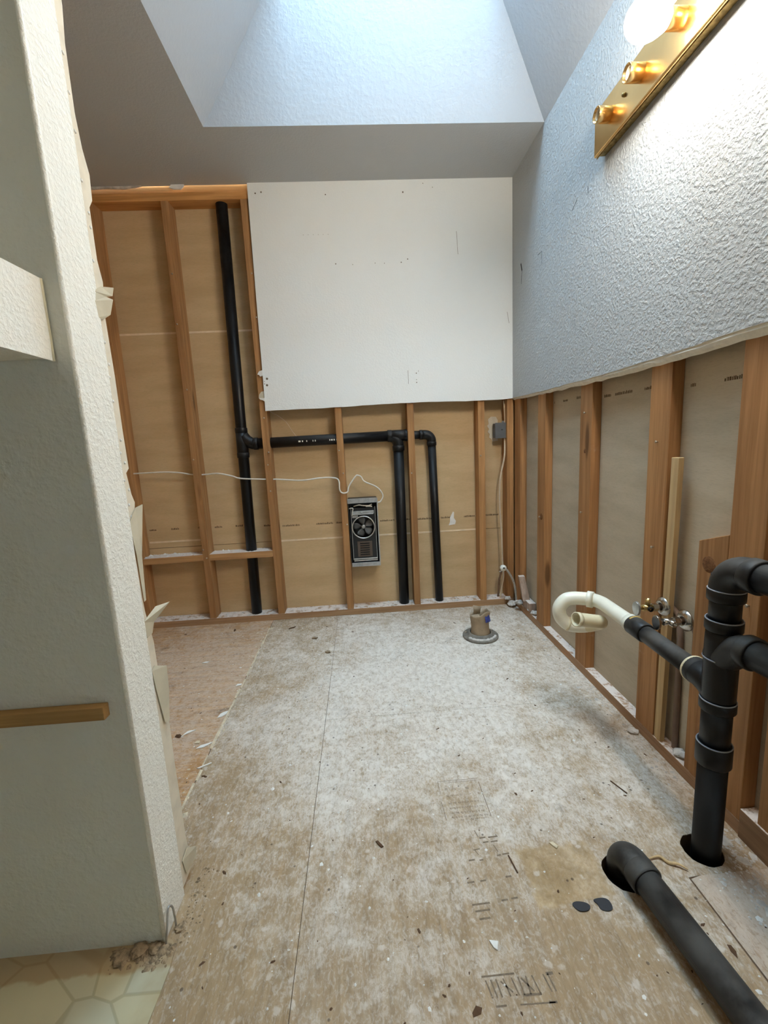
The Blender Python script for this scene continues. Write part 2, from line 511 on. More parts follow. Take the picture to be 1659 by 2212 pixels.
def vinyl_mat():
    s = Mat('stone_print_vinyl', 0.45, spec=0.4)
    p = s.pos()
    w = s.map(p, loc=(.13, .05, 0), rot=(0, 0, .5))
    e = s.n('ShaderNodeTexVoronoi', {'Vector': s.map(w, (1, 1.5, 1)), 'Scale': 6.5}, feature='DISTANCE_TO_EDGE').outputs['Distance']
    f = s.n('ShaderNodeTexVoronoi', {'Vector': s.map(w, (1, 1.5, 1)), 'Scale': 6.5}).outputs['Color']
    t = s.n('ShaderNodeSeparateColor', {0: f}).outputs[0]
    c = s.ramp(t, [(0.0, lin(196, 184, 148)), (0.5, lin(190, 182, 152)), (1.0, lin(186, 182, 160))])
    c = s.mix(s.math('MULTIPLY', s.step(e, 0.030, 0.010), 0.5), c, lin(150, 136, 104))
    d = s.noise(p, 5, 5, 0.6)
    c = s.mix(s.math('MULTIPLY', s.step(d, 0.5, 0.7), 0.4), c, lin(160, 128, 78))
    sy = s.n('ShaderNodeSeparateXYZ', {0: p}).outputs[1]
    st = s.step(s.math('ADD', sy, s.math('MULTIPLY', s.noise(p, 9, 4, 0.6), 0.07)), -1.735, -1.725)
    c = s.mix(s.math('MULTIPLY', st, 0.55), c, lin(150, 108, 58))
    return s.out(c, d, 0.1, 0.001)


M['vinyl'] = vinyl_mat()
s = Mat('lit_bulb', 0.5)
s.b.inputs['Base Color'].default_value = (1, 1, 1, 1)
s.b.inputs['Emission Color'].default_value = (1.0, 0.955, 0.87, 1)
s.b.inputs['Emission Strength'].default_value = BULB_STRENGTH
M['bulb'] = s.m
# clear skylight pane
m = bpy.data.materials.new('skylight_glass'); m.use_nodes = True
nt = m.node_tree; nt.nodes.clear()
o_ = nt.nodes.new('ShaderNodeOutputMaterial'); mx = nt.nodes.new('ShaderNodeMixShader')
tr = nt.nodes.new('ShaderNodeBsdfTransparent'); gl = nt.nodes.new('ShaderNodeBsdfGlossy')
tr.inputs[0].default_value = (0.95, 0.98, 1, 1); gl.inputs['Roughness'].default_value = 0.02
mx.inputs[0].default_value = 0.06
nt.links.new(tr.outputs[0], mx.inputs[1]); nt.links.new(gl.outputs[0], mx.inputs[2]); nt.links.new(mx.outputs[0], o_.inputs[0])
M['glass'] = m

# ------------------------------------------------------------------ the setting: floor
REAR = -3.55
LEFT = -2.26                                   # alcove left wall stud face
HOLE_S = (-0.119, -1.630)
HOLE_P = (-0.338, -1.664)
h1 = circle2(HOLE_S[0], HOLE_S[1], 0.044, 26, 0.04)
h2 = circle2(HOLE_P[0], HOLE_P[1], 0.046, 26, 0.04)
mb = MB().prism([[(-2.6, REAR - 0.1), (0.14, REAR - 0.1), (0.14, 0.14), (-2.6, 0.14)], h1, h2], 'z', -0.30, -0.003)
mb.box(-2.6, 0.14, REAR - 0.1, 0.14, -0.34, -0.301)
floor = tag(mb.build('floor', M['subfloor']), 'bare plywood subfloor smeared with white plaster residue', 'floor', kind='structure')


def panel(poly, mat, name='plywood_panel', label=None, holes=()):
    o = MB().prism([poly, *holes], 'z', -0.0029, 0.0).build(name, mat, floor)
    if label: o['label'] = label
    return o


panel([(-2.4, -1.66), (-1.4778, -1.66), (-1.4778, 0.1), (-2.4, 0.1)], M['ply_tub'], label='brown plywood panel of the tub alcove floor')
panel([(-1.4745, REAR), (-1.0878, REAR), (-1.0878, 0.1), (-1.4745, 0.1)], M['ply_strip'])
panel([(-1.0862, -0.9999), (0.1, -0.9999), (0.1, 0.1), (-1.0862, 0.1)], M['ply_main'])
ply_d = panel([(-1.0862, REAR), (-0.200, REAR), (-0.200, -1.690), (-0.172, -1.6876), (0.1, -1.6876), (0.1, -1.0011), (-1.0862, -1.0011)],
              M['ply_main'], holes=(h1, h2))
panel([(-0.196, REAR), (0.1, REAR), (0.1, -1.688), (-0.170, -1.688), (-0.196, -1.694)], M['ply_patch'], label='smoother brown plywood patch beside the drain stack')
panel([(-2.4, REAR), (-1.4785, REAR), (-1.4785, -1.664), (-2.4, -1.664)], M['ply_tub'])
# residue ridge on the alcove seam
mb = MB()
y = -0.11
while y > -1.52:
    L = random.uniform(0.03, 0.11)
    w = random.uniform(0.003, 0.008); h = random.uniform(0.0015, 0.004)
    xx = -1.4765 + random.uniform(-0.003, 0.003)
    mb.hexa([(xx - w, y, -.001), (xx + w, y, -.001), (xx + w * .8, y - L, -.001), (xx - w * .8, y - L, -.001),
             (xx - w * .5, y, h), (xx + w * .5, y, h), (xx + w * .3, y - L, h), (xx - w * .4, y - L, h)])
    y -= L + random.choice((0, 0, 0.01, 0.03))
mb.build('seam_residue', M['residue'], floor)
# faded grade stamp on the sheet
mb = MB()
def dash(x0, y0, x1, y1, w):
    d = Vector((x1 - x0, y1 - y0, 0)); n = Vector((-d.y, d.x, 0)).normalized() * w / 2
    a = Vector((x0, y0, 0.0003)); b = Vector((x1, y1, 0.0003))
    k = len(mb.v)
    mb.v += [tuple(a - n), tuple(b - n), tuple(b + n), tuple(a + n)]
    mb.face((k, k + 1, k + 2, k + 3))
dash(-0.722, -1.345, -0.600, -1.345, .0012); dash(-0.722, -1.345, -0.722, -1.392, .0012)
dash(-0.600, -1.360, -0.598, -1.482, .0018); dash(-0.724, -1.42, -0.722, -1.482, .0014)
dash(-0.69, -1.352, -0.605, -1.352, .001)
for yy, hgt in ((-1.374, .008), (-1.398, .007), (-1.425, .006), (-1.442, .006), (-1.458, .007), (-1.472, .007), (-1.482, .006)):
    x = -0.705
    while x < -0.612:
        L = random.uniform(.004, .013)
        if random.random() < .78:
            for q in range(int(L / .003) + 1):
                dash(x + q * .003, yy, x + q * .003 + random.uniform(-.0008, .0008), yy - hgt * random.uniform(.55, 1), .0011)
            if random.random() < .5: dash(x, yy - hgt * random.choice((0, .5, 1)), x + L * .8, yy - hgt * random.choice((0, .5, 1)), .001)
        x += L + .004
for x0, y0, x1 in ((-.648, -1.543, -.632), (-.625, -1.543, -.600), (-.642, -1.556, -.628), (-.622, -1.556, -.604), (-.618, -1.594, -.608), (-.604, -1.592, -.586),
                   (-.614, -1.648, -.600), (-.641, -1.699, -.626), (-.618, -1.697, -.603), (-.707, -1.653, -.690), (-.676, -1.652, -.662), (-.690, -1.600, -.675), (-.664, -1.602, -.654),
                   (-.708, -1.702, -.668), (-.705, -1.716, -.672), (-.700, -1.732, -.676)):
    dash(x0, y0, x1, y0 + .001, .004)
dash(-.655, -1.52, -.650, -1.54, .002); dash(-.672, -1.574, -.655, -1.572, .003); dash(-.668, -1.575, -.662, -1.588, .002); dash(-.618, -1.565, -.612, -1.585, .002)
# large worn lettering near the camera
dash(-.724, -1.832, -.660, -1.832, .003); dash(-.600, -1.838, -.586, -1.838, .005)
for x0, x1 in ((-.718, -.712), (-.708, -.703), (-.698, -.694), (-.684, -.678), (-.668, -.662), (-.655, -.652), (-.640, -.640), (-.628, -.622), (-.606, -.600), (-.597, -.592)):
    dash(x0, -1.838, x1, -1.866, .0028)
dash(-.690, -1.842, -.672, -1.860, .003); dash(-.650, -1.840, -.632, -1.862, .003); dash(-.655, -1.866, -.62, -1.867, .0035)
dash(-.71, -1.878, -.69, -1.878, .003); dash(-.665, -1.879, -.60, -1.881, .0022); dash(-.612, -1.880, -.597, -1.881, .004)
stp = mb.build('stamp_print', M['print_floor'], floor)
# vinyl left in the closet
VIN = [(-2.3, -1.714), (-1.495, -1.712), (-1.392, -1.700), (-1.3575, -1.7123), (-1.345, -1.7263), (-1.3407, -1.7633), (-1.342, -1.81), (-1.344, -1.85), (-1.350, -2.1), (-1.352, REAR + .1), (-2.3, REAR + .1)]
vin = MB().prism(VIN, 'z', 0.0002, 0.0035).build('vinyl_flooring', M['vinyl'])
tag(vin, 'stone-patterned cream vinyl flooring left on the closet floor', 'vinyl', kind='structure')

# ------------------------------------------------------------------ walls
def text_marks(mb, x0, x1, z, plane, h=0.012):
    """a line of faded illegible factory print on paper: plane = (axis, value)"""
    x = x0
    while x < x1:
        L = random.uniform(.03, .10)
        q = x
        while q < min(x + L, x1):
            w = random.uniform(.002, .0045); hh = h * random.uniform(.6, 1)
            pts = [(q, z), (q + w, z), (q + w, z + hh), (q, z + hh)]
            k = len(mb.v)
            for a, b in pts:
                mb.v.append((a, plane[1], b) if plane[0] == 'y' else (plane[1], a, b))
            mb.face((k, k + 1, k + 2, k + 3)); q += w + random.uniform(.0015, .003)
        x += L + random.uniform(.02, .12)


# back wall: back of the neighbouring room's drywall, studs, plates
wall_back = empty('wall_back')
tag(wall_back, 'opened-up stud wall at the back with brown drywall paper behind', 'wall', kind='structure')
for z0, z1 in ((-.0, .4635), (.4665, 1.6775), (1.6805, 2.42)):
    MB().box(-2.45, 0.14, .0892, .1015, z0, z1).build('drywall_sheet', M['paper_back'], wall_back)
MB().box(-2.45, 0.14, .1025, .13, -.3, 2.45).build('backing', M['subfloor'], wall_back)
for z, xa, xb in ((.4655, -1.405, -.21), (1.6795, -2.20, -1.43), (.502, -2.18, -1.85)):
    MB().box(xa, xb, .0878, .0893, z - .005, z + .005).build('sheet_edge', M['joint'], wall_back)
mb = MB()
text_marks(mb, -1.39, -1.02, .552, ('y', .0888)); text_marks(mb, -.80, -.62, .548, ('y', .0888)); text_marks(mb, -.575, -.22, .545, ('y', .0888))
text_marks(mb, -.16, -.06, .545, ('y', .0888)); text_marks(mb, -2.17, -1.86, .572, ('y', .0888)); text_marks(mb, -1.79, -1.62, .568, ('y', .0888)); text_marks(mb, -1.5, -1.45, .56, ('y', .0888))
mb.build('factory_print', M['print'], wall_back)

stud_me = MB().box(-.019, .019, 0, .0889, 0, 2.264).mesh('stud')
SX = [-2.205, -1.828, -1.424, -1.009, -.601, -.193, -.0235]
studs = [place(stud_me, 'stud', M['stud'], (x, 0.0, .038), wall_back, .0018) for x in SX]
MB().box(LEFT + .001, 0.0, 0, .0889, 0, .038).build('bottom_plate', M['plate_x'], wall_back, .0018)
MB().box(LEFT + .001, 0.0, 0, .0889, 2.302, 2.340).build('top_plate', M['plate_top'], wall_back, .0018)
MB().box(LEFT + .001, 0.0, .006, .0889, 2.3415, 2.395).build('top_plate', M['plate_top'], wall_back, .0018)
MB().hexa([(-2.186, 0, .388), (-1.847, 0, .392), (-1.847, .0889, .392), (-2.186, .0889, .388), (-2.186, 0, .426), (-1.847, 0, .430), (-1.847, .0889, .430), (-2.186, .0889, .426)]).build('blocking', M['block_x'], wall_back, .0015)
MB().hexa([(-1.809, 0, .392), (-1.443, 0, .392), (-1.443, .0889, .392), (-1.809, .0889, .392), (-1.809, 0, .430), (-1.443, 0, .430), (-1.443, .0889, .430), (-1.809, .0889, .430)]).build('blocking', M['block_x'], wall_back, .0015)
scr_me = MB().lathe([(0, 0), (.0042, 0), (.0042, .0015), (.0018, .004), (.0018, .012), (0, .012)], (0, 0, 0), (0, 1, 0), 10).mesh('screw')
for i, zs in {0: (2.24, 1.1), 1: (1.95, 1.70, 1.36, 1.14, .98, .46, .41), 2: (1.94, 1.72, 1.19, 1.00, .93, .78), 3: (.99, .86, .56), 4: (.84,), 5: (.92,)}.items():
    for z in zs:
        place(scr_me, 'screw', M['screw'], (SX[i] + random.uniform(-.012, .012), -.009, z), wall_back)

# painted drywall left on the upper back wall
def wavy(a, b, n, z, amp, seed):
    r = random.Random(seed); out = []
    for i in range(n + 1):
        out.append((a + (b - a) * i / n, z(i / n) + r.uniform(-amp, amp)))
    return out
bot = wavy(-1.409, -.0135, 26, lambda t: 1.2285 + .0085 * t - .006 * math.sin(t * 9) * t, .0012, 3)
left = [(-1.398, HC), (-1.400, 2.2), (-1.402, 1.95), (-1.4045, 1.7), (-1.406, 1.45), (-1.407, 1.33)]
dw = MB().prism([(-.0135, HC)] + left + bot, 'y', -.0127, -.0005).build('drywall_panel', M['paint_back'], wall_back)
mb = MB()
for x, z, r in ((-1.387, 1.365, .006), (-1.384, 1.399, .006), (-1.40, 1.372, .0025), (-1.40, 1.385, .002), (-.597, 2.31, .004), (-1.001, 2.307, .003), (-.97, 1.972, .003),
                (-.585, 1.985, .003), (-.88, 1.966, .002), (-.76, 1.97, .002), (-.71, 1.968, .002), (-.62, 1.97, .003), (-.56, 1.395, .003), (-.56, 1.36, .002), (-.56, 1.345, .003),
                (-1.36, 2.32, .004), (-1.33, 2.325, .004), (-.49, 2.35, .002), (-.44, 2.33, .002)):
    mb.lathe([(0, 0), (r, 0), (r, .0006), (0, .0006)], (x, -.0133, z), (0, 1, 0), 10)
for k in range(6): mb.lathe([(0, 0), (.0014, 0), (0, .0006)], (-1.13 + .026 * k, -.0133, 2.117), (0, 1, 0), 8)
for (x0, z0, x1, z1) in ((-.606, 1.412, -.548, 1.410), (-.606, 1.412, -.606, 1.338), (-.606, 1.338, -.55, 1.336), (-.548, 1.41, -.548, 1.40), (-.318, 2.115, -.314, 2.04), (-.314, 2.04, -.312, 2.0), (-.044, 1.70, -.034, 1.64)):
    mb.hexa([(x0 - .0008, -.0131, z0), (x0 + .0008, -.0131, z0), (x0 + .0008, -.0126, z0), (x0 - .0008, -.0126, z0), (x1 - .0008, -.0131, z1 + .0016), (x1 + .0008, -.0131, z1 + .0016), (x1 + .0008, -.0126, z1 + .0016), (x1 - .0008, -.0126, z1 + .0016)])
mb.build('screw_hole', M['print_floor'], dw)
# scraps of torn drywall still nailed along its edge and under the ceiling
def scrap(poly, axis, a, b, mat, name, parent):
    return MB().prism(poly, axis, a, b).build(name, mat, parent)
scrap([(-1.406, 1.445), (-1.424, 1.440), (-1.434, 1.424), (-1.426, 1.422), (-1.420, 1.412), (-1.407, 1.417)], 'y', -.013, -.003, M['white_chip'], 'drywall_scrap', wall_back)
scrap([(-1.407, 1.335), (-1.424, 1.332), (-1.437, 1.316), (-1.440, 1.298), (-1.407, 1.286)], 'y', -.005, -.001, M['torn'], 'torn_paper', wall_back)
scrap([(-1.407, 1.297), (-1.436, 1.298), (-1.432, 1.290), (-1.418, 1.286), (-1.407, 1.278)], 'y', -.014, -.003, M['white_chip'], 'drywall_scrap', wall_back)
scrap([(-1.78, HC), (-1.79, 2.358), (-1.775, 2.350), (-1.735, 2.349), (-1.722, 2.36), (-1.716, HC)], 'y', -.012, -.002, M['white_chip'], 'drywall_scrap', wall_back)
scrap([(-2.19, HC), (-2.19, 2.358), (-2.10, 2.362), (-2.02, 2.357), (-1.96, 2.364), (-1.93, HC)], 'y', -.008, .002, M['plaster'], 'drywall_scrap', wall_back)

# right wall: flat studs, thin cavity, painted drywall above
wall_right = empty('wall_right')
tag(wall_right, 'stripped stud wall with textured white drywall above and paper behind greyed for cooler light', 'wall', kind='structure')
MB().box(.0385, .051, REAR, .0885, -.0, 2.42).build('drywall_sheet', M['paper_right'], wall_right)
MB().box(.052, .085, REAR, .13, -.3, 2.45).build('backing', M['subfloor'], wall_right)
rs_me = MB().box(0, .038, -.0889, 0, 0, 2.32).mesh('stud_flat')
for y in (-.004, -.335, -.757, -1.184, -1.999, -2.4, -2.8, -3.2):
    place(rs_me, 'stud', M['stud_right'], (0, y, .038), wall_right, .0018)
place(MB().box(0, .038, -.094, 0, 0, 2.32).mesh('stud_flat_wide'), 'stud', M['stud_right'], (0, -1.506, .038), wall_right, .0018)
place(MB().box(0, .038, -.0889, 0, 0, 2.28).mesh('stud_flat_short'), 'stud', M['stud_right'], (0, -1.646, .078), wall_right, .0018)
MB().hexa([(0, -1.505, .038), (.038, -1.505, .038), (.038, -1.411, .038), (0, -1.411, .038), (0, -1.505, .757), (.038, -1.505, .757), (.038, -1.411, .722), (0, -1.411, .722)]).build('cripple_stud', M['stud_right'], wall_right, .0018)
MB().box(0, .038, -1.601, -.004, 0, .038).build('bottom_plate', M['plate_y'], wall_right, .0018)
MB().box(-.004, .038, REAR, -1.603, 0, .079).build('bottom_plate', M['plate_y'], wall_right, .0018)
MB().box(0, .038, REAR, -.004, 2.36, 2.42).build('top_plate', M['plate_y'], wall_right)
mb = MB()
text_marks(mb, -.75, -.44, 1.165, ('x', .0381), .011); text_marks(mb, -1.17, -.86, 1.150, ('x', .0381), .011); text_marks(mb, -1.48, -1.30, 1.135, ('x', .0381), .011)
mb.build('factory_print', M['print'], wall_right)
rscr_me = MB().lathe([(0, 0), (.0042, 0), (.0042, .0015), (.0018, .004), (.0018, .010), (0, .010)], (0, 0, 0), (1, 0, 0), 10).mesh('screw_side')
for y, z in ((-1.228, .985), (-1.232, .66), (-1.555, .55), (-1.56, .52), (-1.575, .60), (-.375, .61), (-1.545, .38), (-.80, 1.10), (-.79, .7)):
    place(rscr_me, 'screw', M['screw'], (-.008, y, z), wall_right)
for y, z, r_ in ((-1.449, .665, .021), (-.385, .612, .016), (-.80, .95, .008)):
    MB().lathe([(0, .0006), (r_ * .45, .0006), (r_, .0004), (r_ * 1.05, 0)], (0.0, y, z), (-1, 0, 0), 22).build('knot', M['knot'], wall_right)
# drywall: painted face, slanting broken lower edge
r = random.Random(11); N = 90
ys = [-.0005 + (REAR - .0) * i / N for i in range(N + 1)]
zf = [1.2365 - .010 * math.sin(math.pi * min(1, -y / 1.6)) + .010 * max(0, (-y - 1.2)) + r.uniform(-.0016, .0016) for y in ys]
zb = [z - (.010 + .014 * min(1, -y / 1.4)) + r.uniform(-.002, .002) for y, z in zip(ys, zf)]
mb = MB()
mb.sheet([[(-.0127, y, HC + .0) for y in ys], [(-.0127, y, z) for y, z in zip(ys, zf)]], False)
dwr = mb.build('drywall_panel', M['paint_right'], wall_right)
mb = MB()
rows = []
for i, (y, a, b) in enumerate(zip(ys, zf, zb)):
    rows.append([(-.0127, y, a), (-.0080, y, a - .0004), (-.0105 + r.uniform(-.0015, .0012), y, a - (a - b) * .35), (-.006 + r.uniform(-.002, .002), y, a - (a - b) * .7), (-.0005, y, b), (-.0005, y, HC)])
mb.sheet(rows, False)
mb.build('broken_edge', M['gypsum'], dwr)
mb = MB()
def wallmark(y0, z0, y1, z1, w):
    d = Vector((y1 - y0, z1 - z0)); n = Vector((-d.y, d.x)).normalized() * w / 2
    mb.prism([(y0 - n.x, z0 - n.y), (y1 - n.x, z1 - n.y), (y1 + n.x, z1 + n.y), (y0 + n.x, z0 + n.y)], 'x', -.0131, -.0126)
wallmark(-.35, 1.855, -.395, 1.854, .002); wallmark(-.395, 1.854, -.40, 1.80, .0018)
wallmark(-.135, 1.90, -.15, 1.86, .010); wallmark(-.15, 1.87, -.14, 1.80, .003); wallmark(-.72, 1.905, -.68, 1.885, .002); wallmark(-.80, 1.91, -.802, 1.885, .002)
mb.build('scratch', M['dark'], dwr)

# ------------------------------------------------------------------ ceiling with skylight shaft
SX0, SX1, SY0, SY1 = -1.478, -.0127, -1.52, -.411
ceil = MB().prism([[(-2.45, REAR), (-.0005, REAR), (-.0005, -.0005), (-2.45, -.0005)], [(SX0, SY0), (SX1, SY0), (SX1, SY1), (SX0, SY1)]], 'z', HC, HC + .0125)
ceil = tag(ceil.build('ceiling', M['paint_ceiling']), 'white ceiling with a flared skylight well', 'ceiling', kind='structure')
T = SKT
lo = [(SX0, SY0, HC), (SX1, SY0, HC), (SX1, SY1, HC), (SX0, SY1, HC)]
mid = [(T['x0'], T['y0'], THROAT_Z), (T['x1'], T['y0'], THROAT_Z), (T['x1'], T['y1'], THROAT_Z), (T['x0'], T['y1'], THROAT_Z)]
hi = [(x, y, T['z']) for x, y, z in mid]  # straight upper shaft, unseen, made tall to dim the flared walls below
cen = Vector(((T['x0'] + T['x1']) / 2, (T['y0'] + T['y1']) / 2, 2.7))
for A_, B_ in ((lo, mid), (mid, hi)):
    for i in range(4):
        j = (i + 1) % 4
        a, b, c, d = Vector(A_[i]), Vector(A_[j]), Vector(B_[j]), Vector(B_[i])
        n = (b - a).cross(d - a).normalized()
        if n.dot(cen - a) > 0: n = -n
        n *= .012
        MB().hexa([a, b, b + n, a + n, d, c, c + n, d + n]).build('shaft_panel', M['paint_shaft'], ceil)
win = empty('window_1', ((T['x0'] + T['x1']) / 2, (T['y0'] + T['y1']) / 2, T['z']))
tag(win, 'clear roof skylight pane at the top of the light well', 'skylight', kind='structure')
MB().prism([[(T['x0'] - .05, T['y0'] - .05), (T['x1'] + .05, T['y0'] - .05), (T['x1'] + .05, T['y1'] + .05), (T['x0'] - .05, T['y1'] + .05)],
            [(T['x0'], T['y0']), (T['x1'], T['y0']), (T['x1'], T['y1']), (T['x0'], T['y1'])]], 'z', T['z'] + .001, T['z'] + .07).build('curb', M['paint_shaft'], win)
MB().box(T['x0'] - .03, T['x1'] + .03, T['y0'] - .03, T['y1'] + .03, T['z'] + .071, T['z'] + .076).build('pane', M['glass'], win)
# roof deck around the shaft so daylight only enters through the pane
MB().prism([[(-2.7, REAR - .2), (.3, REAR - .2), (.3, .3), (-2.7, .3)], [(T['x0'] - .05, T['y0'] - .05), (T['x1'] + .05, T['y0'] - .05), (T['x1'] + .05, T['y1'] + .05), (T['x0'] - .05, T['y1'] + .05)]], 'z', T['z'] + .02, T['z'] + .05).build('roof_deck', M['subfloor'], ceil)

# ------------------------------------------------------------------ partition stub wall on the left (closet end wall)
PX, PY0, PY1 = -1.370, -1.715, -1.6155
wall_left = empty('wall_left')
tag(wall_left, 'stub partition wall with white textured end and torn drywall edge', 'wall', kind='structure')
MB().box(LEFT + .001, PX - .0127, PY0 + .0127, PY1 - .001, 0, HC - .001).build('core', M['stud'], wall_left)
MB().box(LEFT + .001, PX - .0005, PY0, PY0 + .0125, .002, HC - .001).build('drywall_panel', M['paint_closet'], wall_left)
edge = wavy(0.0, HC - .002, 60, lambda t: PY1, .0009, 5)
MB().prism([(PY0 + .0004, .004), (PY0 + .0004, HC - .002)] + [(b, a) for a, b in reversed(edge)], 'x', PX - .0125, PX).build('end_panel', M['paint_end'], wall_left)
# rounded metal corner bead showing at the near arris
MB().tube([(PX - .002, PY0 + .002, .004), (PX - .002, PY0 + .002, HC - .002)], .0042, 10).build('corner_bead', M['paint_end'], wall_left)
STRIP = [(-1.588, HC - .003), (-1.5849, 1.807), (-1.5937, 1.7428), (-1.5947, 1.6345), (-1.5871, 1.582), (-1.5746, 1.5455), (-1.5780, 1.50), (-1.5908, 1.4823), (-1.5907, 1.3915), (-1.5815, 1.3554), (-1.5911, 1.2836),
         (-1.587, 1.179), (-1.587, 1.079), (-1.5844, 0.9979), (-1.5966, 0.9891), (-1.588, 0.9447), (-1.5798, 0.9272), (-1.5835, 0.914), (-1.6089, 0.8883), (-1.6075, 0.8199), (-1.6013, 0.6966),
         (-1.5836, 0.62), (-1.5809, 0.5138), (-1.5658, 0.4038), (-1.5677, 0.2961), (-1.5649, 0.2007), (-1.565, 0.1102), (-1.5568, 0.0438), (-1.559, 0.012)]
MB().prism([(PY1 + .0003, .012), (PY1 + .0003, HC - .003)] + STRIP, 'x', PX - .010, PX - .004).build('torn_edge', M['bead'], wall_left)
mb = MB()
for z in (1.72, 1.66, 1.60, 1.52, 1.47, 1.445, 1.385, 1.24, 1.20, 1.175, 1.13, 1.055, 1.03, 1.01, .975, .955, .925, .90):
    mb.lathe([(0, .0022), (.0022, .0016), (.0034, 0), (0, 0)], (PX - .0042, -1.604 + random.uniform(-.005, .008), z), (1, 0, 0), 10)
mb.build('nail_dimple', M['white_chip'], wall_left)
def flap(poly, curl, name='torn_paper', mat='torn'):
    ymin = min(p[0] for p in poly)
    o = MB(); n = len(poly)
    tri = tessellate_polygon([[Vector((p[0], p[1], 0)) for p in poly]])
    o.v = [(PX - .003 + curl * (p[0] - ymin) * 8 * (p[0] - ymin) + .001, p[0], p[1]) for p in poly]
    for t in tri: o.face(t)
    return o.build(name, M[mat], wall_left, solid=.0012)
flap([(-1.6259, 1.3255), (-1.6016, 1.3408), (-1.5753, 1.3471), (-1.5797, 1.3305), (-1.5935, 1.3253), (-1.5799, 1.3237), (-1.5894, 1.2939), (-1.6084, 1.2803), (-1.6282, 1.2783), (-1.6324, 1.306)], .5)
flap([(-1.6164, 0.8894), (-1.5889, 0.9166), (-1.5687, 0.9205), (-1.5903, 0.8151), (-1.5972, 0.7195), (-1.6037, 0.7179), (-1.6063, 0.8193)], .4)
flap([(-1.6193, 0.6778), (-1.5768, 0.6968), (-1.5464, 0.6947), (-1.5858, 0.6654), (-1.5942, 0.6436), (-1.6118, 0.6403)], .6)
flap([(-1.6123, 0.5646), (-1.5999, 0.5707), (-1.5631, 0.5506), (-1.5655, 0.494), (-1.5769, 0.4229), (-1.5915, 0.4296), (-1.6036, 0.5051)], .4)
flap([(-1.600, .075), (-1.575, .085), (-1.548, .06), (-1.552, .035), (-1.59, .03)], .5)

# alcove, closet and room shell outside the view
MB().box(LEFT - .02, LEFT, -1.72, .13, 0, HC + .05).build('wall_alcove', M['paper_back'])
tag(bpy.data.objects['wall_alcove'], 'brown paper side wall of the tub alcove behind the partition', 'wall', kind='structure')
MB().box(-2.02, -2.0, -2.56, PY0 - .001, .0, HC - .001).build('wall_closet', M['paint_closet'])
tag(bpy.data.objects['wall_closet'], 'pale painted back wall of the linen closet', 'wall', kind='structure')
MB().box(-2.02, -1.37, -2.68, -2.562, .0, HC - .001).build('wall_closet_side', M['paint_closet'])
tag(bpy.data.objects['wall_closet_side'], 'pale painted side wall of the linen closet', 'wall', kind='structure')
MB().box(-1.39, -1.37, REAR, -2.682, .0, HC - .001).build('wall_near', M['paint_closet'])
tag(bpy.data.objects['wall_near'], 'pale painted wall beyond the linen closet', 'wall', kind='structure')
MB().box(-2.45, .0, REAR - .02, REAR, .0, HC + .01).build('wall_rear', M['paint_closet'])
tag(bpy.data.objects['wall_rear'], 'pale painted wall behind the viewer', 'wall', kind='structure')

# ------------------------------------------------------------------ closet shelf and cleat
t = empty('closet_shelf', (-1.70, -2.1, 1.187))
tag(t, 'thick white drywall-wrapped closet shelf with textured front edge', 'shelf')
MB().box(-1.999, -1.403, -2.56, PY0 - .0005, 1.190, 1.312).build('shelf_slab', M['paint_end'], t, .002)
MB().box(-1.403, -1.400, -2.56, PY0 - .003, 1.186, 1.315).build('front_face', M['paint_end'], t)
MB().tube([(-1.4015, PY0 - .005, 1.186), (-1.402, PY0 - .003, 1.22), (-1.4015, PY0 - .004, 1.27), (-1.4015, PY0 - .004, 1.315)], .0035, 8).build('caulk_bead', M['pvc_old'], t)
o = MB().box(-1.999, -1.406, PY0 - .019, PY0 - .0005, .536, .562).build('shelf_cleat', M['cleat'], None, .001)
tag(o, 'bare wooden cleat strip fixed across the grey closet wall', 'cleat')
M_rub = MB()

# ------------------------------------------------------------------ vent and drain pipes in the back wall
def pipe_seg(a, b, r, mat, parent, name='pipe', seg=24):
    return MB().tube([a, b], r, seg).build(name, mat, parent)
def hub(a, b, r, parent, mat='abs', name='coupling', rim=True):
    a, b = Vector(a), Vector(b)
    d = (b - a).normalized()
    o = MB().tube([a, a + d * .0001, a + d * .003, b - d * .003, b - d * .0001, b], [r - .003, r - .002, r, r, r - .002, r - .003], 26).build(name, M[mat], parent)
    return o

t = empty('vent_stack', (-1.58, .047, 0))
tag(t, 'black plastic vent stack with branch lines inside the back wall', 'pipe')
yb = .0475
A = Vector((-1.582, yb, -.015)); Bt = Vector((-1.5515, yb, 2.302))
def sp(z): k = (z - A.z) / (Bt.z - A.z); return A + (Bt - A) * k
pipe_seg(A, Bt, .0302, M['abs_clean'], t)
hub(sp(1.115), sp(1.145), .0345, t); hub(sp(.975), sp(1.005), .0345, t)
MB().tube([sp(.99), sp(1.13)], .0328, 24).build('tee', M['abs'], t)
zb_ = 1.052
b0 = sp(zb_ + .03)
MB().tube(bez([sp(zb_ + .045) + Vector((.008, 0, 0)), sp(zb_ + .02) + Vector((.028, 0, 0)), (-1.512, yb, zb_ + .003), (-1.490, yb, zb_)], 6), .0325, 24).build('tee_branch', M['abs'], t)
hub((-1.505, yb, zb_), (-1.478, yb, zb_), .0345, t)
HZ = MB().tube([(-1.49, yb, zb_), (-.70, yb, zb_ + .006)], .0302, 24).build('pipe', M['abs'], t)
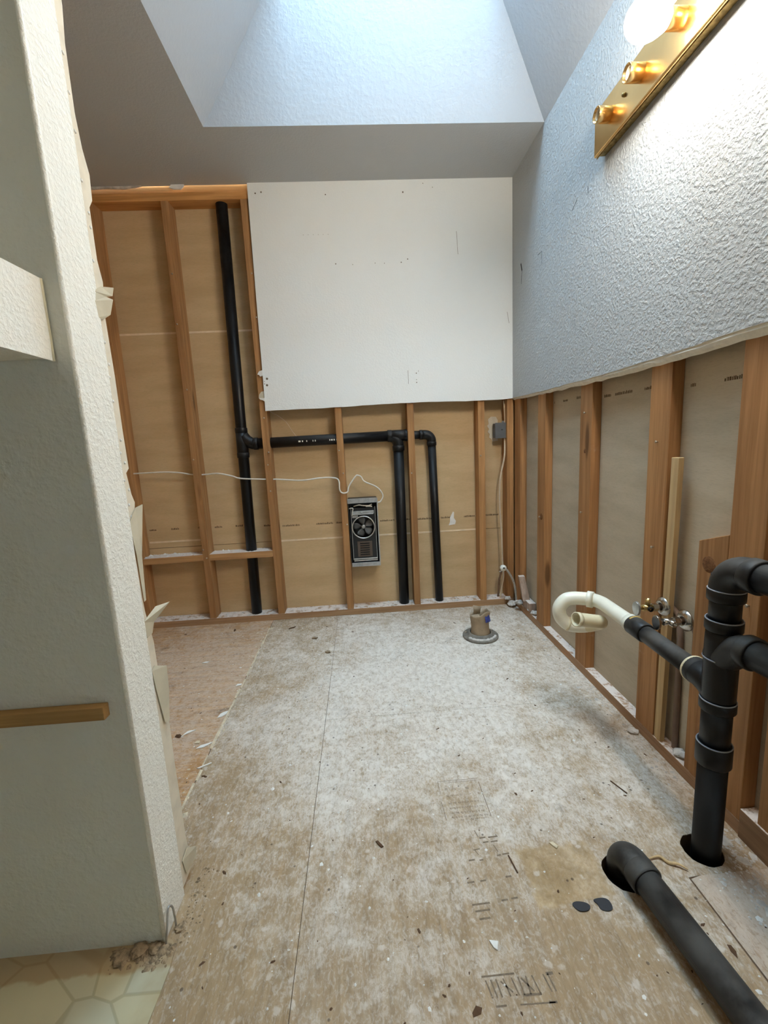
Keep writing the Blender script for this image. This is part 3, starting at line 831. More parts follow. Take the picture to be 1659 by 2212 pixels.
# sanitary tee over the first drop
hub((-.735, yb, zb_ + .006), (-.708, yb, zb_ + .006), .0345, t)
MB().tube([(-.72, yb, zb_ + .006), (-.60, yb, zb_ + .006)], .0325, 24).build('tee', M['abs'], t)
MB().tube(bez([(-.722, yb, zb_ + .004), (-.692, yb, zb_ - .006), (-.675, yb, zb_ - .035), (-.6735, yb, zb_ - .065)], 6), .0322, 24).build('tee_branch', M['abs'], t)
hub((-.6735, yb, zb_ - .082), (-.6735, yb, zb_ - .052), .0350, t)
pipe_seg((-.6735, yb, zb_ - .06), (-.678, yb, .0), .0302, M['abs_clean'], t)
hub((-.635, yb, zb_ + .006), (-.61, yb, zb_ + .006), .0345, t)
pipe_seg((-.62, yb, zb_ + .006), (-.53, yb, zb_ + .004), .0242, M['abs'], t)
hub((-.548, yb, zb_ + .004), (-.528, yb, zb_ + .004), .0285, t)
MB().tube([(-.535, yb, zb_ + .004)] + arc((-.515, yb, zb_ - .034), (0, 0, 1), (1, 0, 0), .038, 0, math.pi / 2, 10) + [(-.477, yb, zb_ - .05)], .0268, 24).build('elbow', M['abs'], t)
hub((-.477, yb, zb_ - .062), (-.477, yb, zb_ - .038), .0285, t)
pipe_seg((-.477, yb, zb_ - .05), (-.458, yb, .0), .0242, M['abs_clean'], t)
mb = MB()
for k, (x, w) in enumerate(((-1.245, .012), (-1.225, .006), (-1.200, .004), (-1.165, .005), (-1.152, .005), (-1.07, .006), (-1.06, .010), (-1.045, .006), (-1.03, .006))):
    mb.box(x, x + w, yb - .0312, yb - .029, zb_ - .004, zb_ + .005)
mb.build('pipe_print', M['cable'], t)['kind'] = 'stuff'

# ------------------------------------------------------------------ cables and wires
CAB = [(-2.166, .915), (-2.039, .9185), (-1.938, .9106), (-1.863, .8961), (-1.7865, .892), (-1.7089, .8957), (-1.6335, .876), (-1.5833, .8601), (-1.4465, .8474), (-1.3762, .8436), (-1.2458, .8312), (-1.1396, .8388), (-1.0735, .8379),
       (-1.0321, .8223), (-1.0278, .7658), (-1.0104, .7459), (-.9832, .7525), (-.9732, .7843), (-.9325, .8383), (-.9189, .8429), (-.9008, .8339), (-.8837, .8062), (-.8236, .776), (-.7928, .7473), (-.781, .7141), (-.796, .685), (-.812, .680)]
pth = []
for i, (x, z) in enumerate(CAB):
    y = .030 if i < 5 else .004
    if i == 13: y = .0
    if 14 <= i <= 16: y = -.010
    if i > 16: y = -.004
    pth.append((x, y, z))
pth[0] = (-2.25, .03, .917)
pth[7] = (-1.5833, .006, .8601); pth[6] = (-1.6335, .010, .876)
for i in (8, 9): pth[i] = (pth[i][0], .014, pth[i][2])
o = MB().tube(bez(pth, 6), .0042, 10).build('power_cable', M['cable'])
tag(o, 'white power cable strung through the back studs to the heater', 'cable')
CAB2 = [(-.0486, 1.2292), (-.0434, 1.1632), (-.0409, 1.10), (-.0442, 1.0165), (-.0531, .9086), (-.0791, .7724), (-.083, .6187), (-.0728, .4467), (-.0681, .2714), (-.062, .182), (-.072, .117), (-.0841, .040)]
o = MB().tube(bez([(x, .018 if i > 3 else .040, z) for i, (x, z) in enumerate(CAB2)], 6), .0050, 10).build('junction_cable', M['cable_dirty'])
tag(o, 'thin beige cable running down the corner from the grey junction box', 'cable')
o = MB().tube(bez([(-1.3965, .06, 1.28), (-1.3965, .06, 1.2307), (-1.3546, .055, 1.203), (-1.3107, .05, 1.1647), (-1.2783, .045, 1.111), (-1.2589, .045, 1.083)], 6), .0016, 8).build('loose_wire', M['cable_dirty'])
tag(o, 'thin loose wire hanging from under the drywall onto the horizontal pipe', 'wire')
t = empty('junction_box', (-.07, .05, 1.016))
tag(t, 'small grey junction box fixed beside the corner stud', 'junction box')
MB().box(-.104, -.0435, .022, .075, 1.016, 1.100).build('box_body', M['box_grey'], t, .003)
MB().box(-.106, -.0428, .0195, .0225, 1.013, 1.103).build('cover_plate', M['box_grey'], t, .001)
MB().lathe([(0, 0), (.003, 0), (.003, .002), (0, .002)], (-.066, .0178, 1.062), (0, 1, 0), 10).build('screw', M['dark'], t)
MB().tube([(-.053, .045, 1.1), (-.050, .045, 1.112)], .007, 12).build('cable_clamp', M['galv'], t)
scrap([(-.128, 1.128), (-.11, 1.143), (-.08, 1.140), (-.07, 1.12), (-.07, 1.0), (-.10, .996), (-.112, 1.015), (-.122, 1.02), (-.118, 1.04), (-.131, 1.055), (-.121, 1.07), (-.134, 1.09), (-.124, 1.10)], 'y', .0865, .0890, M['bead'], 'torn_paper', wall_back)
scrap([(-.38, .50), (-.372, .52), (-.37, .55), (-.352, .585), (-.345, .58), (-.347, .545), (-.335, .525), (-.34, .505)], 'y', .0875, .0890, M['white_chip'], 'torn_paper', wall_back)

# ------------------------------------------------------------------ wall heater
t = empty('wall_heater', (-.9, .0, .306))
tag(t, 'black recessed wall fan heater with its cover removed', 'heater')
hx0, hx1, hz0, hz1 = -.985, -.818, .306, .706
mb = MB()
mb.box(hx0, hx1, .080, .0885, hz0, hz1); mb.box(hx0, hx0 + .003, -.004, .08, hz0, hz1); mb.box(hx1 - .003, hx1, -.004, .08, hz0, hz1)
mb.box(hx0, hx1, -.004, .08, hz1 - .003, hz1); mb.box(hx0, hx1, -.004, .08, hz0, hz0 + .003)
mb.build('housing', M['heater_black'], t)
MB().box(hx0 - .004, hx1 + .002, -.010, -.004, hz1 - .024, hz1 + .004).build('flange', M['galv'], t, .001)
MB().box(hx0 + .002, hx1 + .004, -.010, -.004, hz0 - .004, hz0 + .020).build('flange', M['galv'], t, .001)
MB().box(hx1 - .001, hx1 + .004, -.009, -.003, hz0, hz1).build('flange', M['galv'], t)
fx, fz = -.9035, .536
MB().prism([[(hx0 + .014, hz0 + .032), (hx1 - .012, hz0 + .032), (hx1 - .012, hz1 - .055), (hx0 + .014, hz1 - .055)], circle2(fx, fz, .064, 40)], 'y', .010, .014).build('chassis_plate', M['heater_black'], t)
for x in (hx0 + .013, hx1 - .013):
    MB().box(x - .0015, x + .0015, .002, .014, hz0 + .035, hz1 - .05).build('chassis_rail', M['galv'], t)
for z in (hz0 + .030, hz0 + .041):
    MB().box(hx0 + .016, hx1 - .012, .000, .008, z - .003, z + .003).build('chassis_bar', M['steel_light'], t)
MB().tube([Vector((fx, .004, fz)) + Vector((math.cos(a), 0, math.sin(a))) * .0655 for a in [2 * math.pi * k / 48 for k in range(49)]], .0035, 8, False).build('fan_ring', M['steel_light'], t)
fan = MB().lathe([(0, 0), (.010, 0), (.012, .004), (.012, .020), (0, .020)], (fx, .018, fz), (0, 1, 0), 18).build('fan_hub', M['galv'], t)
for k in range(5):
    a0 = k * 2 * math.pi / 5 + .55
    grid = []
    for i in range(6):
        rr = .010 + .050 * i / 5
        w = (.30 + .35 * math.sin(math.pi * (i + .6) / 6.2))
        grid.append([(fx + rr * math.cos(a0 + w * (j / 4 - .5) * 1.6), .022 + .016 * (j / 4), fz + rr * math.sin(a0 + w * (j / 4 - .5) * 1.6)) for j in range(5)])
    MB().sheet(grid).build('fan_blade', M['fan'], t, solid=.001)
MB().box(fx - .05, fx + .05, .050, .056, fz - .05, fz + .05).build('motor_plate', M['heater_black'], t)
MB().box(hx0 + .040, hx1 - .040, .006, .010, hz0 + .052, hz0 + .145).build('grille_plate', M['grille'], t)
for k in range(6):
    z = hz0 + .062 + k * .0135
    MB().box(fx - .026, fx + .030, .0045, .0062, z, z + .0055).build('grille_slot', M['dark'], t)
MB().box(hx0 + .022, hx1 - .020, .000, .012, hz1 - .090, hz1 - .072).build('heater_element', M['galv'], t, .002)
MB().box(hx0 + .022, hx1 - .024, -.002, .002, hz1 - .093, hz1 - .089).build('element_rail', M['steel_light'], t)
MB().lathe([(0, 0), (.004, 0), (.003, .003), (0, .003)], (fx - .005, -.004, hz1 - .081), (0, 1, 0), 12).build('screw', M['steel_light'], t)
MB().box(hx0 + .018, hx0 + .052, .002, .010, hz1 - .112, hz1 - .097).build('thermostat', M['galv'], t, .001)
MB().tube(bez([(hx0 + .03, .02, hz1 - .045), (hx0 + .06, .002, hz1 - .036), (fx, .004, hz1 - .040), (hx1 - .05, .002, hz1 - .043), (hx1 - .03, .010, hz1 - .036)], 6), .0035, 8).build('wiring', M['cable'], t)
MB().tube(bez([(hx0 + .002, .004, hz1 - .055), (hx0 + .025, .0, hz1 - .053), (hx0 + .022, .002, hz1 - .075), (hx0 + .019, .006, hz1 - .10)], 6), .003, 8).build('wiring', M['cable'], t)
MB().tube(bez([(fx + .02, .002, hz1 - .046), (hx1 - .045, .0, hz1 - .046), (hx1 - .03, .006, hz1 - .049)], 6), .004, 8).build('wiring', M['cable'], t)

# ------------------------------------------------------------------ toilet supply valve in the corner
t = empty('supply_stop_valve', (-.085, -.03, .2))
tag(t, 'small stop valve with round white handle low in the back corner', 'valve')
MB().lathe([(0, -.004), (.005, -.004), (.006, 0), (.0175, 0), (.0185, .004), (.0185, .020), (.012, .026), (0, .026)], (-.0855, -.055, .250), (0, 1, -.25), 24).build('handle', M['knob_white'], t)
MB().lathe([(0, -.0052), (.0048, -.0052), (.0048, -.004), (0, -.004)], (-.0855, -.055, .250), (0, 1, -.25), 14).build('handle_screw', M['dark'], t)
MB().tube([(-.0855, -.03, .245), (-.0855, -.005, .236)], .008, 14).build('valve_stem', M['chrome'], t)
MB().tube([(-.104, -.022, .222), (-.066, -.022, .232)], .0075, 14).build('valve_body', M['chrome'], t)
MB().tube([(-.0855, -.02, .228), (-.088, .02, .16), (-.09, .045, .03)], .006, 12).build('supply_tube', M['copper'], t)
o = MB().tube(bez([(-.070, -.022, .231), (-.058, -.026, .229), (-.032, -.03, .1873), (-.0122, -.03, .1364), (-.004, -.034, .072), (-.004, -.045, .022)], 8), .0065, 12).build('supply_hose', M['hose'])
tag(o, 'grey braided supply hose curving down from the white-handled valve', 'hose')
# scrap wood and plaster rubble heaped in the corner
t = empty('scrap_block', (.0, -.12, .0))
tag(t, 'dusty scrap of lumber leaning upright in the back corner', 'scrap wood')
MB().hexa([(-.018, -.190, .085), (.024, -.190, .085), (.030, -.150, .095), (-.012, -.150, .095), (-.030, -.155, .225), (.005, -.155, .225), (.010, -.120, .222), (-.025, -.120, .222)]).build('lumber', M['scrap'], t, .003)
MB().box(-.005, .035, -.245, -.150, .045, .094).build('lumber', M['scrap'], t, .003)
def chunk(name, loc, r, mat, seed, flat=.6):
    rr = random.Random(seed); o = MB(); n = 10
    rings = []
    for i in range(1, 4):
        ph = math.pi * i / 4
        rings.append([(loc[0] + r * math.sin(ph) * math.cos(2 * math.pi * k / n) * rr.uniform(.65, 1.25), loc[1] + r * math.sin(ph) * math.sin(2 * math.pi * k / n) * rr.uniform(.65, 1.25), loc[2] + r * flat * (1 + math.cos(ph)) * rr.uniform(.75, 1.2)) for k in range(n)])
    k0 = len(o.v)
    for ring in rings: o.v += ring
    for i in range(2):
        for k in range(n):
            j = (k + 1) % n
            o.face((k0 + i * n + k, k0 + i * n + j, k0 + (i + 1) * n + j, k0 + (i + 1) * n + k))
    o.v.append((loc[0], loc[1], loc[2] + 2 * r * flat)); o.v.append((loc[0], loc[1], loc[2]))
    a = len(o.v) - 2
    for k in range(n):
        j = (k + 1) % n
        o.face((a, k0 + k, k0 + j)); o.face((a + 1, k0 + 2 * n + j, k0 + 2 * n + k))
    return o.build(name, mat)
CH = [((-.030, -.035, .001), .030, 'crumbly plaster lump at the back corner against the plate'), ((-.010, -.110, .038), .026, 'plaster lump piled under the leaning scrap lumber'),
      ((.012, -.225, .0385), .022, 'white plaster lump on the right bottom plate beyond the scrap block'), ((-.050, -.020, .038), .020, 'small plaster lump on the back plate below the white valve'),
      ((.016, -.270, .0385), .020, 'white plaster lump against the first right-hand stud')]
for i, (l, r_, lab) in enumerate(CH):
    tag(chunk('plaster_lump', l, r_, M['plaster'], 20 + i, .55), lab, 'rubble', 'plaster lumps in the back corner')

# ------------------------------------------------------------------ closet flange with paper-stuffed stub
FX, FY = -.327, -.405
t = empty('closet_flange', (FX, FY, 0))
tag(t, 'grey toilet flange ring fixed to the plywood floor', 'flange')
MB().lathe([(.056, 0), (.090, 0), (.0915, .004), (.0915, .009), (.088, .012), (.064, .013), (.061, .026), (.056, .028), (.053, .026), (.053, .006), (.056, 0)], (FX, FY, .0005), (0, 0, 1), 40).build('ring', M['flange'], t)
for a in (.5, 2.7, 4.4):
    MB().lathe([(0, 0), (.006, 0), (.006, .004), (0, .004)], (FX + .077 * math.cos(a), FY + .077 * math.sin(a), .0125), (0, 0, 1), 6).build('bolt', M['screw'], t)
mb = MB().tube([Vector((FX, FY, 0.0130)) + Vector((math.cos(a), math.sin(a), 0)) * .077 for a in [3.6 + 2.2 * k / 16 for k in range(17)]], [.004 + .005 * abs(math.sin(k * 1.7)) for k in range(17)], 8)
mb.build('wax_residue', M['plaster'], t)
t = empty('paper_plug', (FX, FY, .01))
tag(t, 'crumpled kraft paper bag stuffed in the toilet flange', 'paper bag')
mb = MB(); n = 36; rr = random.Random(4)
lev = 12; rows = []
for i in range(lev + 1):
    k = i / lev
    ring = []
    for j in range(n + 1):
        a = 2 * math.pi * (j % n) / n
        fold = .003 * math.sin(a * 5 + 1.3 + 2 * k) + .0025 * math.sin(a * 9 + 5 * k)
        R = .0495 + (.004 + fold) * k - .006 * math.sin(k * math.pi)
        top = .128 - .022 * math.cos(a - .4) * 0 + .020 * math.sin(a * 1 + 2.3) + .006 * math.sin(a * 4)
        sq = 1 - .10 * k * math.cos(2 * a)
        ring.append((FX - .004 * k + R * sq * math.cos(a), FY + R * math.sin(a), .012 + (top - .012) * k))
    rows.append(ring)
mb.sheet(rows)
mb.build('bag', M['kraft'], t, solid=.0012)
mb = MB(); rows = []
for i in range(5):
    k = i / 4
    rows.append([(FX + R_ * math.cos(a) * (1 - k * .9), FY + R_ * math.sin(a) * (1 - k * .9), .098 + .012 * math.sin(a * 3 + i) * (1 - k) + .018 * k) for a in [2 * math.pi * j / 24 for j in range(25)] for R_ in (.046,)])
mb.sheet(rows); mb.build('crumpled_top', M['kraft'], t)
MB().sheet([[(FX - .026, FY + .030, .110), (FX + .010, FY + .036, .112)], [(FX - .028, FY + .034, .160), (FX + .014, FY + .034, .150)]]).build('loose_corner', M['kraft'], t, solid=.001)
mb = MB(); rows = []
for i in range(5):
    z = .094 + .036 * i / 4
    rows.append([(FX - .004 + (.0560 - .002 * i) * math.cos(a), FY + (.0560 - .0018 * i) * math.sin(a), z + .010 * (-.9 - a) * .55) for a in [-1.25 + .95 * j / 8 for j in range(9)]])
mb.sheet(rows); mb.build('label', M['blue'], t, solid=.0008)

# ------------------------------------------------------------------ vanity drain stack at the right
t = empty('vanity_drain_stack', (-.109, -1.63, 0))
tag(t, 'black plastic vanity drain stack standing in a floor hole', 'pipe')
X, Y = -.109, -1.630
P = lambda z, dx=0, dy=0: Vector((X + dx, Y + dy, z))
pipe_seg(P(-.26), P(.25), .0302, M['abs_clean'], t, seg=32)
pipe_seg(P(.25), P(.41), .0302, M['abs_clean'], t, seg=32)
MB().tube([P(.405), P(.41), P(.55), P(.575)], [.0325, .0335, .0335, .0325], 32).build('tee', M['abs_clean'], t)
pipe_seg(P(.56), P(.70), .0302, M['abs_clean'], t, seg=32)
for z0, z1 in ((.240, .293), (.378, .404), (.572, .598), (.642, .668)):
    h_ = hub(P(z0), P(z1), .0362, t, 'abs_clean')
    MB().tube([P(z1) + Vector((math.cos(a), math.sin(a), 0)) * .0345 for a in [2 * math.pi * k / 40 for k in range(41)]], .0016, 6, False).build('hub_rim', M['hub_edge'], h_)
MB().tube([P(.506) + Vector((math.cos(a), math.sin(a), 0)) * .0345 for a in [2 * math.pi * k / 40 for k in range(41)]], .0016, 6, False).build('hub_rim', M['hub_edge'], t)
# top elbow towards the viewer
RB = .050
MB().tube([P(.668)] + arc(P(.668, 0, -RB), (0, 1, 0), (0, 0, 1), RB, 0, math.pi / 2, 14) + [P(.668 + RB, 0, -RB - .012)], .0338, 32).build('elbow', M['abs_dusty'], t)
hub(P(.668 + RB, 0, -RB - .034), P(.668 + RB, 0, -RB - .004), .0368, t, 'abs_dusty')
MB().tube([P(.718, 0, -RB - .02), P(.716, .01, -.70)], .0302, 32).build('pipe', M['abs_dusty'], t)
# lower branch towards the viewer
MB().tube(bez([P(.500, 0, .012), P(.520, 0, -.018), P(.545, 0, -.045), P(.553, 0, -.065)], 6), .0325, 32).build('tee_branch', M['abs_dusty'], t)
hub(P(.553, 0, -.084), P(.553, 0, -.058), .0362, t, 'abs_dusty')
MB().tube([P(.553, 0, -.07), P(.556, .012, -.70)], .0302, 32).build('pipe', M['abs_dusty'], t)
# arm to the sink trap
MB().tube(bez([P(.405, 0, -.008), P(.425, 0, .018), P(.434, 0, .045), P(.436, 0, .066)], 6), .0315, 28).build('tee_branch', M['abs_clean'], t)
hub(P(.4355, 0, .058), P(.437, 0, .082), .0322, t, 'abs')
MB().tube([P(.4365, 0, .0775) + Vector((math.cos(a), 0, math.sin(a))) * .0292 for a in [2 * math.pi * k / 36 for k in range(37)]], .0042, 8, False).build('solvent_ring', M['pvc_old'], t)
ARM0, ARM1 = P(.4365, 0, .07), Vector((-.1105, -1.318, .4465))
MB().tube([ARM0, ARM1], .0242, 28).build('trap_arm', M['abs_dusty'], t)
hub(Vector((-.110, -1.376, .4455)), Vector((-.1105, -1.312, .447)), .0288, t, 'abs_dusty')

# white trap
t = empty('sink_trap', (-.16, -1.12, .33))
tag(t, 'white plastic sink trap with open inlet hanging on the black arm', 'trap')
c0 = Vector((-.1105, -1.325, .447))
MB().tube([c0, c0 + Vector((0, .028, .0006))], .0268, 26).build('adapter', M['pvc'], t)
MB().tube(arc(c0 + Vector((0, -.002 + .004, 0)), (1, 0, 0), (0, 0, 1), .0268, .6, 2.2, 10), .0035, 8).build('glue_smear', M['glue'], t)
arm = bez([c0, (-.109, -1.250, .4475), (-.104, -1.170, .446), (-.105, -1.130, .446), (-.122, -1.100, .447), (-.150, -1.088, .448)], 8)
MB().tube(arm, .0228, 26).build('trap_arm', M['pvc'], t)
MB().tube([(-.118, -1.106, .447), (-.1185, -1.1055, .447), (-.134, -1.094, .4475), (-.1345, -1.0936, .4475)], [.0262, .0282, .0282, .0262], 26).build('slip_nut', M['pvc'], t)
ub = bez([(-.140, -1.091, .4475), (-.175, -1.080, .448), (-.202, -1.073, .440), (-.2215, -1.070, .412), (-.2175, -1.072, .378), (-.195, -1.078, .353), (-.165, -1.088, .347), (-.135, -1.098, .350)], 8)
MB().tube(ub, .0232, 28).build('u_bend', M['pvc'], t)
MB().tube([(-.196, -1.078, .3535), (-.190, -1.080, .3515)], .0255, 28).build('bend_joint', M['pvc_old'], t)
jb = bez([(-.150, -1.093, .348), (-.128, -1.104, .353), (-.112, -1.122, .366), (-.110, -1.140, .378), (-.122, -1.155, .388), (-.150, -1.163, .396), (-.185, -1.169, .405), (-.215, -1.175, .412)], 8)
MB().tube(jb, .0225, 28, caps=False).build('inlet_bend', M['pvc_old'], t)
e = Vector((-.215, -1.175, .412)); d = (e - Vector((-.185, -1.169, .405))).normalized()
MB().lathe([(.0225, -.014), (.0245, -.014), (.0245, 0), (.0200, 0), (.0196, -.045), (0, -.046)], e, d, 28).build('inlet_collar', M['pvc_old'], t)

# ------------------------------------------------------------------ shut-off valves and risers
def shutoff(y, z, name, label, body, turn):
    t = empty(name, (-.03, y, z)); tag(t, label, 'valve', 'vanity shut-off valves')
    MB().lathe([(.009, -.002), (.012, .010), (.024, .002), (.0305, -.004), (.031, -.007), (.029, -.0075), (.009, -.003)], (-.002, y, z), (-1, 0, 0), 32).build('escutcheon', M['chrome'], t)
    MB().tube([(.022, y, z), (-.050, y, z)], .0078, 16).build('stub_pipe', M['copper'], t)
    MB().lathe([(0, 0), (.0125, 0), (.0125, .016), (0, .016)], (-.016, y, z), (-1, 0, 0), 6, False).build('compression_nut', M['chrome'], t)
    MB().tube([(-.030, y, z), (-.062, y, z)], .0098, 18).build('valve_body', M[body], t)
    if turn == 'up':
        MB().lathe([(0, .006), (.0052, .006), (.0055, .024), (.0078, .024), (.008, .010), (.008, 0), (0, 0)], (-.046, y, z + .004), (0, 0, 1), 18).build('outlet', M[body], t)
        MB().lathe([(.0045, 0), (.0075, 0), (.0075, .006), (.0045, .006)], (-.046, y - .012, z), (0, -1, 0), 18).build('side_port', M['dark'], t)
    else:
        MB().lathe([(0, .004), (.0055, .004), (.0058, .022), (.0088, .022), (.009, .008), (.009, 0), (0, 0)], (-.044, y - .002, z), (0, -1, 0), 18).build('outlet', M[body], t)
        MB().lathe([(0, 0), (.0054, 0), (0, .001)], (-.044, y - .012, z), (0, -1, 0), 14).build('outlet_bore', M['dark'], t)
    MB().tube([(-.060, y, z), (-.078, y, z)], .0052, 12).build('valve_stem', M[body], t)
    u = [(-.079, y + .0165 * math.cos(a) * 1.0, z + .0215 * math.sin(a)) for a in [2 * math.pi * k / 26 for k in range(26)]]
    MB().prism([(p[1], p[2]) for p in u], 'x', -.084, -.0775).build('handle', M['galv' if body == 'brass' else 'chrome'], t, .0015)
    return t
shutoff(-1.284, .484, 'shutoff_valve', 'brass shut-off valve with grey oval handle nearer the back wall', 'brass', 'up')
shutoff(-1.376, .478, 'shutoff_valve', 'chrome shut-off valve with open outlet beside the short board', 'chrome', 'side')
o = MB().tube([(.0285, -1.335, .0385), (.0285, -1.330, .40), (.0285, -1.318, .47), (.0285, -1.284, .484)], .0085, 14).build('supply_riser', M['riser'])
tag(o, 'thin brown water pipe rising in the bay to the brass valve', 'pipe')
o = MB().tube([(.028, -1.395, .0385), (.028, -1.390, .44), (.022, -1.376, .478)], .0085, 14).build('supply_riser', M['riser'])
tag(o, 'thin brown water pipe rising behind the short board to the chrome valve', 'pipe')
o = MB().hexa([(.002, -1.304, .0385), (.018, -1.304, .0385), (.018, -1.277, .0385), (.002, -1.277, .0385), (.001, -1.318, .940), (.017, -1.318, .940), (.017, -1.288, .940), (.001, -1.288, .940)]).build('wood_stick', M['pale_wood'], None, .001)
tag(o, 'pale narrow wooden stick standing beside the stud near the valves', 'stick')
tag(chunk('plaster_lump', (.018, -1.372, .0385), .020, M['plaster'], 41, .5), 'plaster lump on the plate below the shut-off valves', 'rubble')
tag(chunk('plaster_lump', (-.020, -1.205, .0005), .017, M['plaster'], 43, .4), 'plaster flake at the foot of the stud with the pale stick', 'rubble')

# ------------------------------------------------------------------ black pipe lying on the floor
t = empty('floor_drain_pipe', (-.35, -1.67, 0))
tag(t, 'dusty black drain pipe with elbow lying along the floor', 'pipe')
q0 = Vector((-.333, -1.652, -.20)); dirp = Vector((.095, -.985, .01)).normalized()
RB = .040
cbase = Vector((-.333, -1.652, .006))
bend = [cbase + dirp * (RB * (1 - math.cos(a))) + Vector((0, 0, 1)) * (RB * math.sin(a)) for a in [math.pi / 2 * i / 14 for i in range(15)]]
MB().tube([q0, cbase - Vector((0, 0, .02))], .0302, 28).build('pipe', M['abs_clean'], t)
MB().tube([cbase - Vector((0, 0, .025))] + bend + [bend[-1] + dirp * .022], .0345, 32).build('elbow', M['abs_dusty'], t)
e0 = bend[-1] + dirp * .005
hub(e0, e0 + dirp * .034, .0355, t, 'abs_dusty')
MB().tube([e0 + dirp * .02, e0 + dirp * .85 + Vector((0, 0, -.006))], .0300, 32).build('pipe', M['abs_dusty'], t)

# ------------------------------------------------------------------ brass vanity light bar and bulb
t = empty('light_bar', (-.03, -1.39, 1.935))
tag(t, 'brass vanity light bar with empty sockets on the right wall', 'light fixture')
by0, by1, bz0, bz1 = -1.870, -.905, 1.938, 2.074
MB().box(-.0385, -.0130, by0 + .004, by1 - .004, bz0 + .004, bz1 - .004).build('back_pan', M['bar_edge'], t, .003)
MB().box(-.0500, -.0386, by0, by1, bz0, bz1).build('face_plate', M['brass_bar'], t, .004)
for z in (bz0, bz1):
    MB().box(-.0395, -.0375, by0, by1, z - .0015, z + .0015).build('trim_line', M['bar_edge'], t)
for y in (-.995, -1.152, -1.309, -1.466, -1.623, -1.780):
    so = MB().lathe([(.0205, -.001), (.0225, 0), (.0225, .042), (.0215, .044), (.0195, .043), (.0190, .012), (0, .011)], (-.0495, y, 2.012), (-1, 0, 0), 32).build('socket', M['brass_bar'], t)
    MB().lathe([(.0125, .012), (.0155, .012), (.0155, .038), (.0125, .038), (.0125, .013)], (-.0495, y, 2.012), (-1, 0, 0), 24).build('socket_liner', M['socket_in'], so)
MB().lathe([(0, .008), (.0045, .007), (.006, .002), (.006, 0), (0, 0)], (-.0500, -1.074, 2.012), (-1, 0, 0), 14).build('cap_nut', M['bar_edge'], t)
for y, lab in ((-1.309, 'glowing white globe bulb in the third brass socket'), (-1.466, 'glowing white globe bulb in the fourth brass socket'), (-1.623, 'glowing white globe bulb in the fifth brass socket'), (-1.780, 'glowing white globe bulb in the sixth brass socket')):
    t = empty('light_bulb', (-.10, y, 2.012))
    tag(t, lab, 'light bulb', 'bulbs on the brass bar')
    MB().lathe([(0, .128), (.010, .1273), (.020, .1237), (.030, .1160), (.038, .1045), (.0435, .089), (.0445, .080), (.0435, .068), (.038, .052), (.029, .037), (.021, .026), (.0150, .014), (.0135, .006)], (-.0620, y, 2.012), (-1, 0, 0), 32).build('globe', M['bulb'], t)
    MB().lathe([(.0120, -.010), (.0128, .006)], (-.0620, y, 2.012), (-1, 0, 0), 24).build('screw_base', M['galv'], t)

# ------------------------------------------------------------------ loose bits on the floor
def blobby(poly):
    P = [Vector((a, b, 0)) for a, b in poly]; P = P + [P[0], P[1], P[2]]
    return [(v.x, v.y) for v in bez(P, 5)[5:-6]]
def chip(loc, poly, name, mat, label, cat, group, th=.0025, lift=0.0, rz=0.0):
    o = MB().prism(poly, 'z', 0.0, th).build(name, M[mat])
    o.location = (loc[0], loc[1], .0007 + lift); o.rotation_euler.z = rz
    return tag(o, label, cat, group)
G = 'loose chips on the alcove floor'
chip((-1.588, -1.017), [(-.022, -.018), (-.008, -.004), (.020, .016), (.002, .016), (-.010, .010)], 'drywall_chip', 'white_chip', 'arrow-shaped white drywall chip nearest the torn partition', 'drywall chip', G)
chip((-1.500, -1.091), [(-.030, -.016), (-.018, .000), (.012, .010), (.030, .024), (.010, .002), (-.006, -.012)], 'drywall_chip', 'white_chip', 'long white drywall sliver beside the alcove floor seam', 'drywall chip', G)
chip((-1.494, -.921), [(-.016, -.016), (-.012, .010), (.004, .022), (.014, .026), (.012, .006), (.000, -.010)], 'drywall_chip', 'white_chip', 'broad white drywall chip touching the alcove floor seam', 'drywall chip', G)
chip((-1.490, -.708), [(-.012, -.008), (-.008, .008), (.010, .010), (.012, -.002)], 'drywall_chip', 'white_chip', 'small rounded white chip halfway up the alcove seam', 'drywall chip', G)
chip((-1.470, -1.193), [(-.022, -.010), (.018, .012), (.020, .008), (-.014, -.012)], 'drywall_chip', 'white_chip', 'thin white splinter of paint on brown alcove plywood', 'drywall chip', G)
chip((-1.536, -1.074), [(-.010, -.004), (-.006, .010), (.006, .008), (.008, -.006)], 'drywall_chip', 'residue', 'small cream chip between the two longer white slivers', 'drywall chip', G)
chip((-1.716, -.477), [(-.014, -.004), (0, .008), (.018, .006), (.010, -.006)], 'drywall_chip', 'white_chip', 'white chip in the middle of the alcove floor', 'drywall chip', G)
G = 'loose chips on the main floor'
chip((-.683, -1.782), [(-.009, .008), (.009, .004), (.003, -.011), (-.003, -.006)], 'drywall_chip', 'white_chip', 'curled triangular cream chip lying near the worn floor lettering', 'drywall chip', G, .003)
chip((-.470, -1.583), [(-.008, .008), (.002, .009), (.010, -.004), (.004, -.010)], 'drywall_chip', 'residue', 'cream flake at the top edge of the bare plywood patch', 'drywall chip', G, .003)
chip((-1.1175, -.464), [(-.014, .004), (-.004, .012), (.012, .008), (.014, -.006), (0, -.010)], 'floor_lump', 'rubble', 'round brown lump near the middle floor seam', 'lump', G, .006)
chip((-1.199, -.295), [(-.016, .002), (-.004, .014), (.016, .006), (.008, -.010)], 'floor_lump', 'rubble', 'brown lump close to the back plate', 'lump', G, .006)
chip((-1.345, -.135), [(-.018, -.014), (-.010, -.002), (.020, .014), (.012, .000)], 'floor_lump', 'splinter', 'dark flake beside the back plate at the alcove seam', 'lump', G, .004)
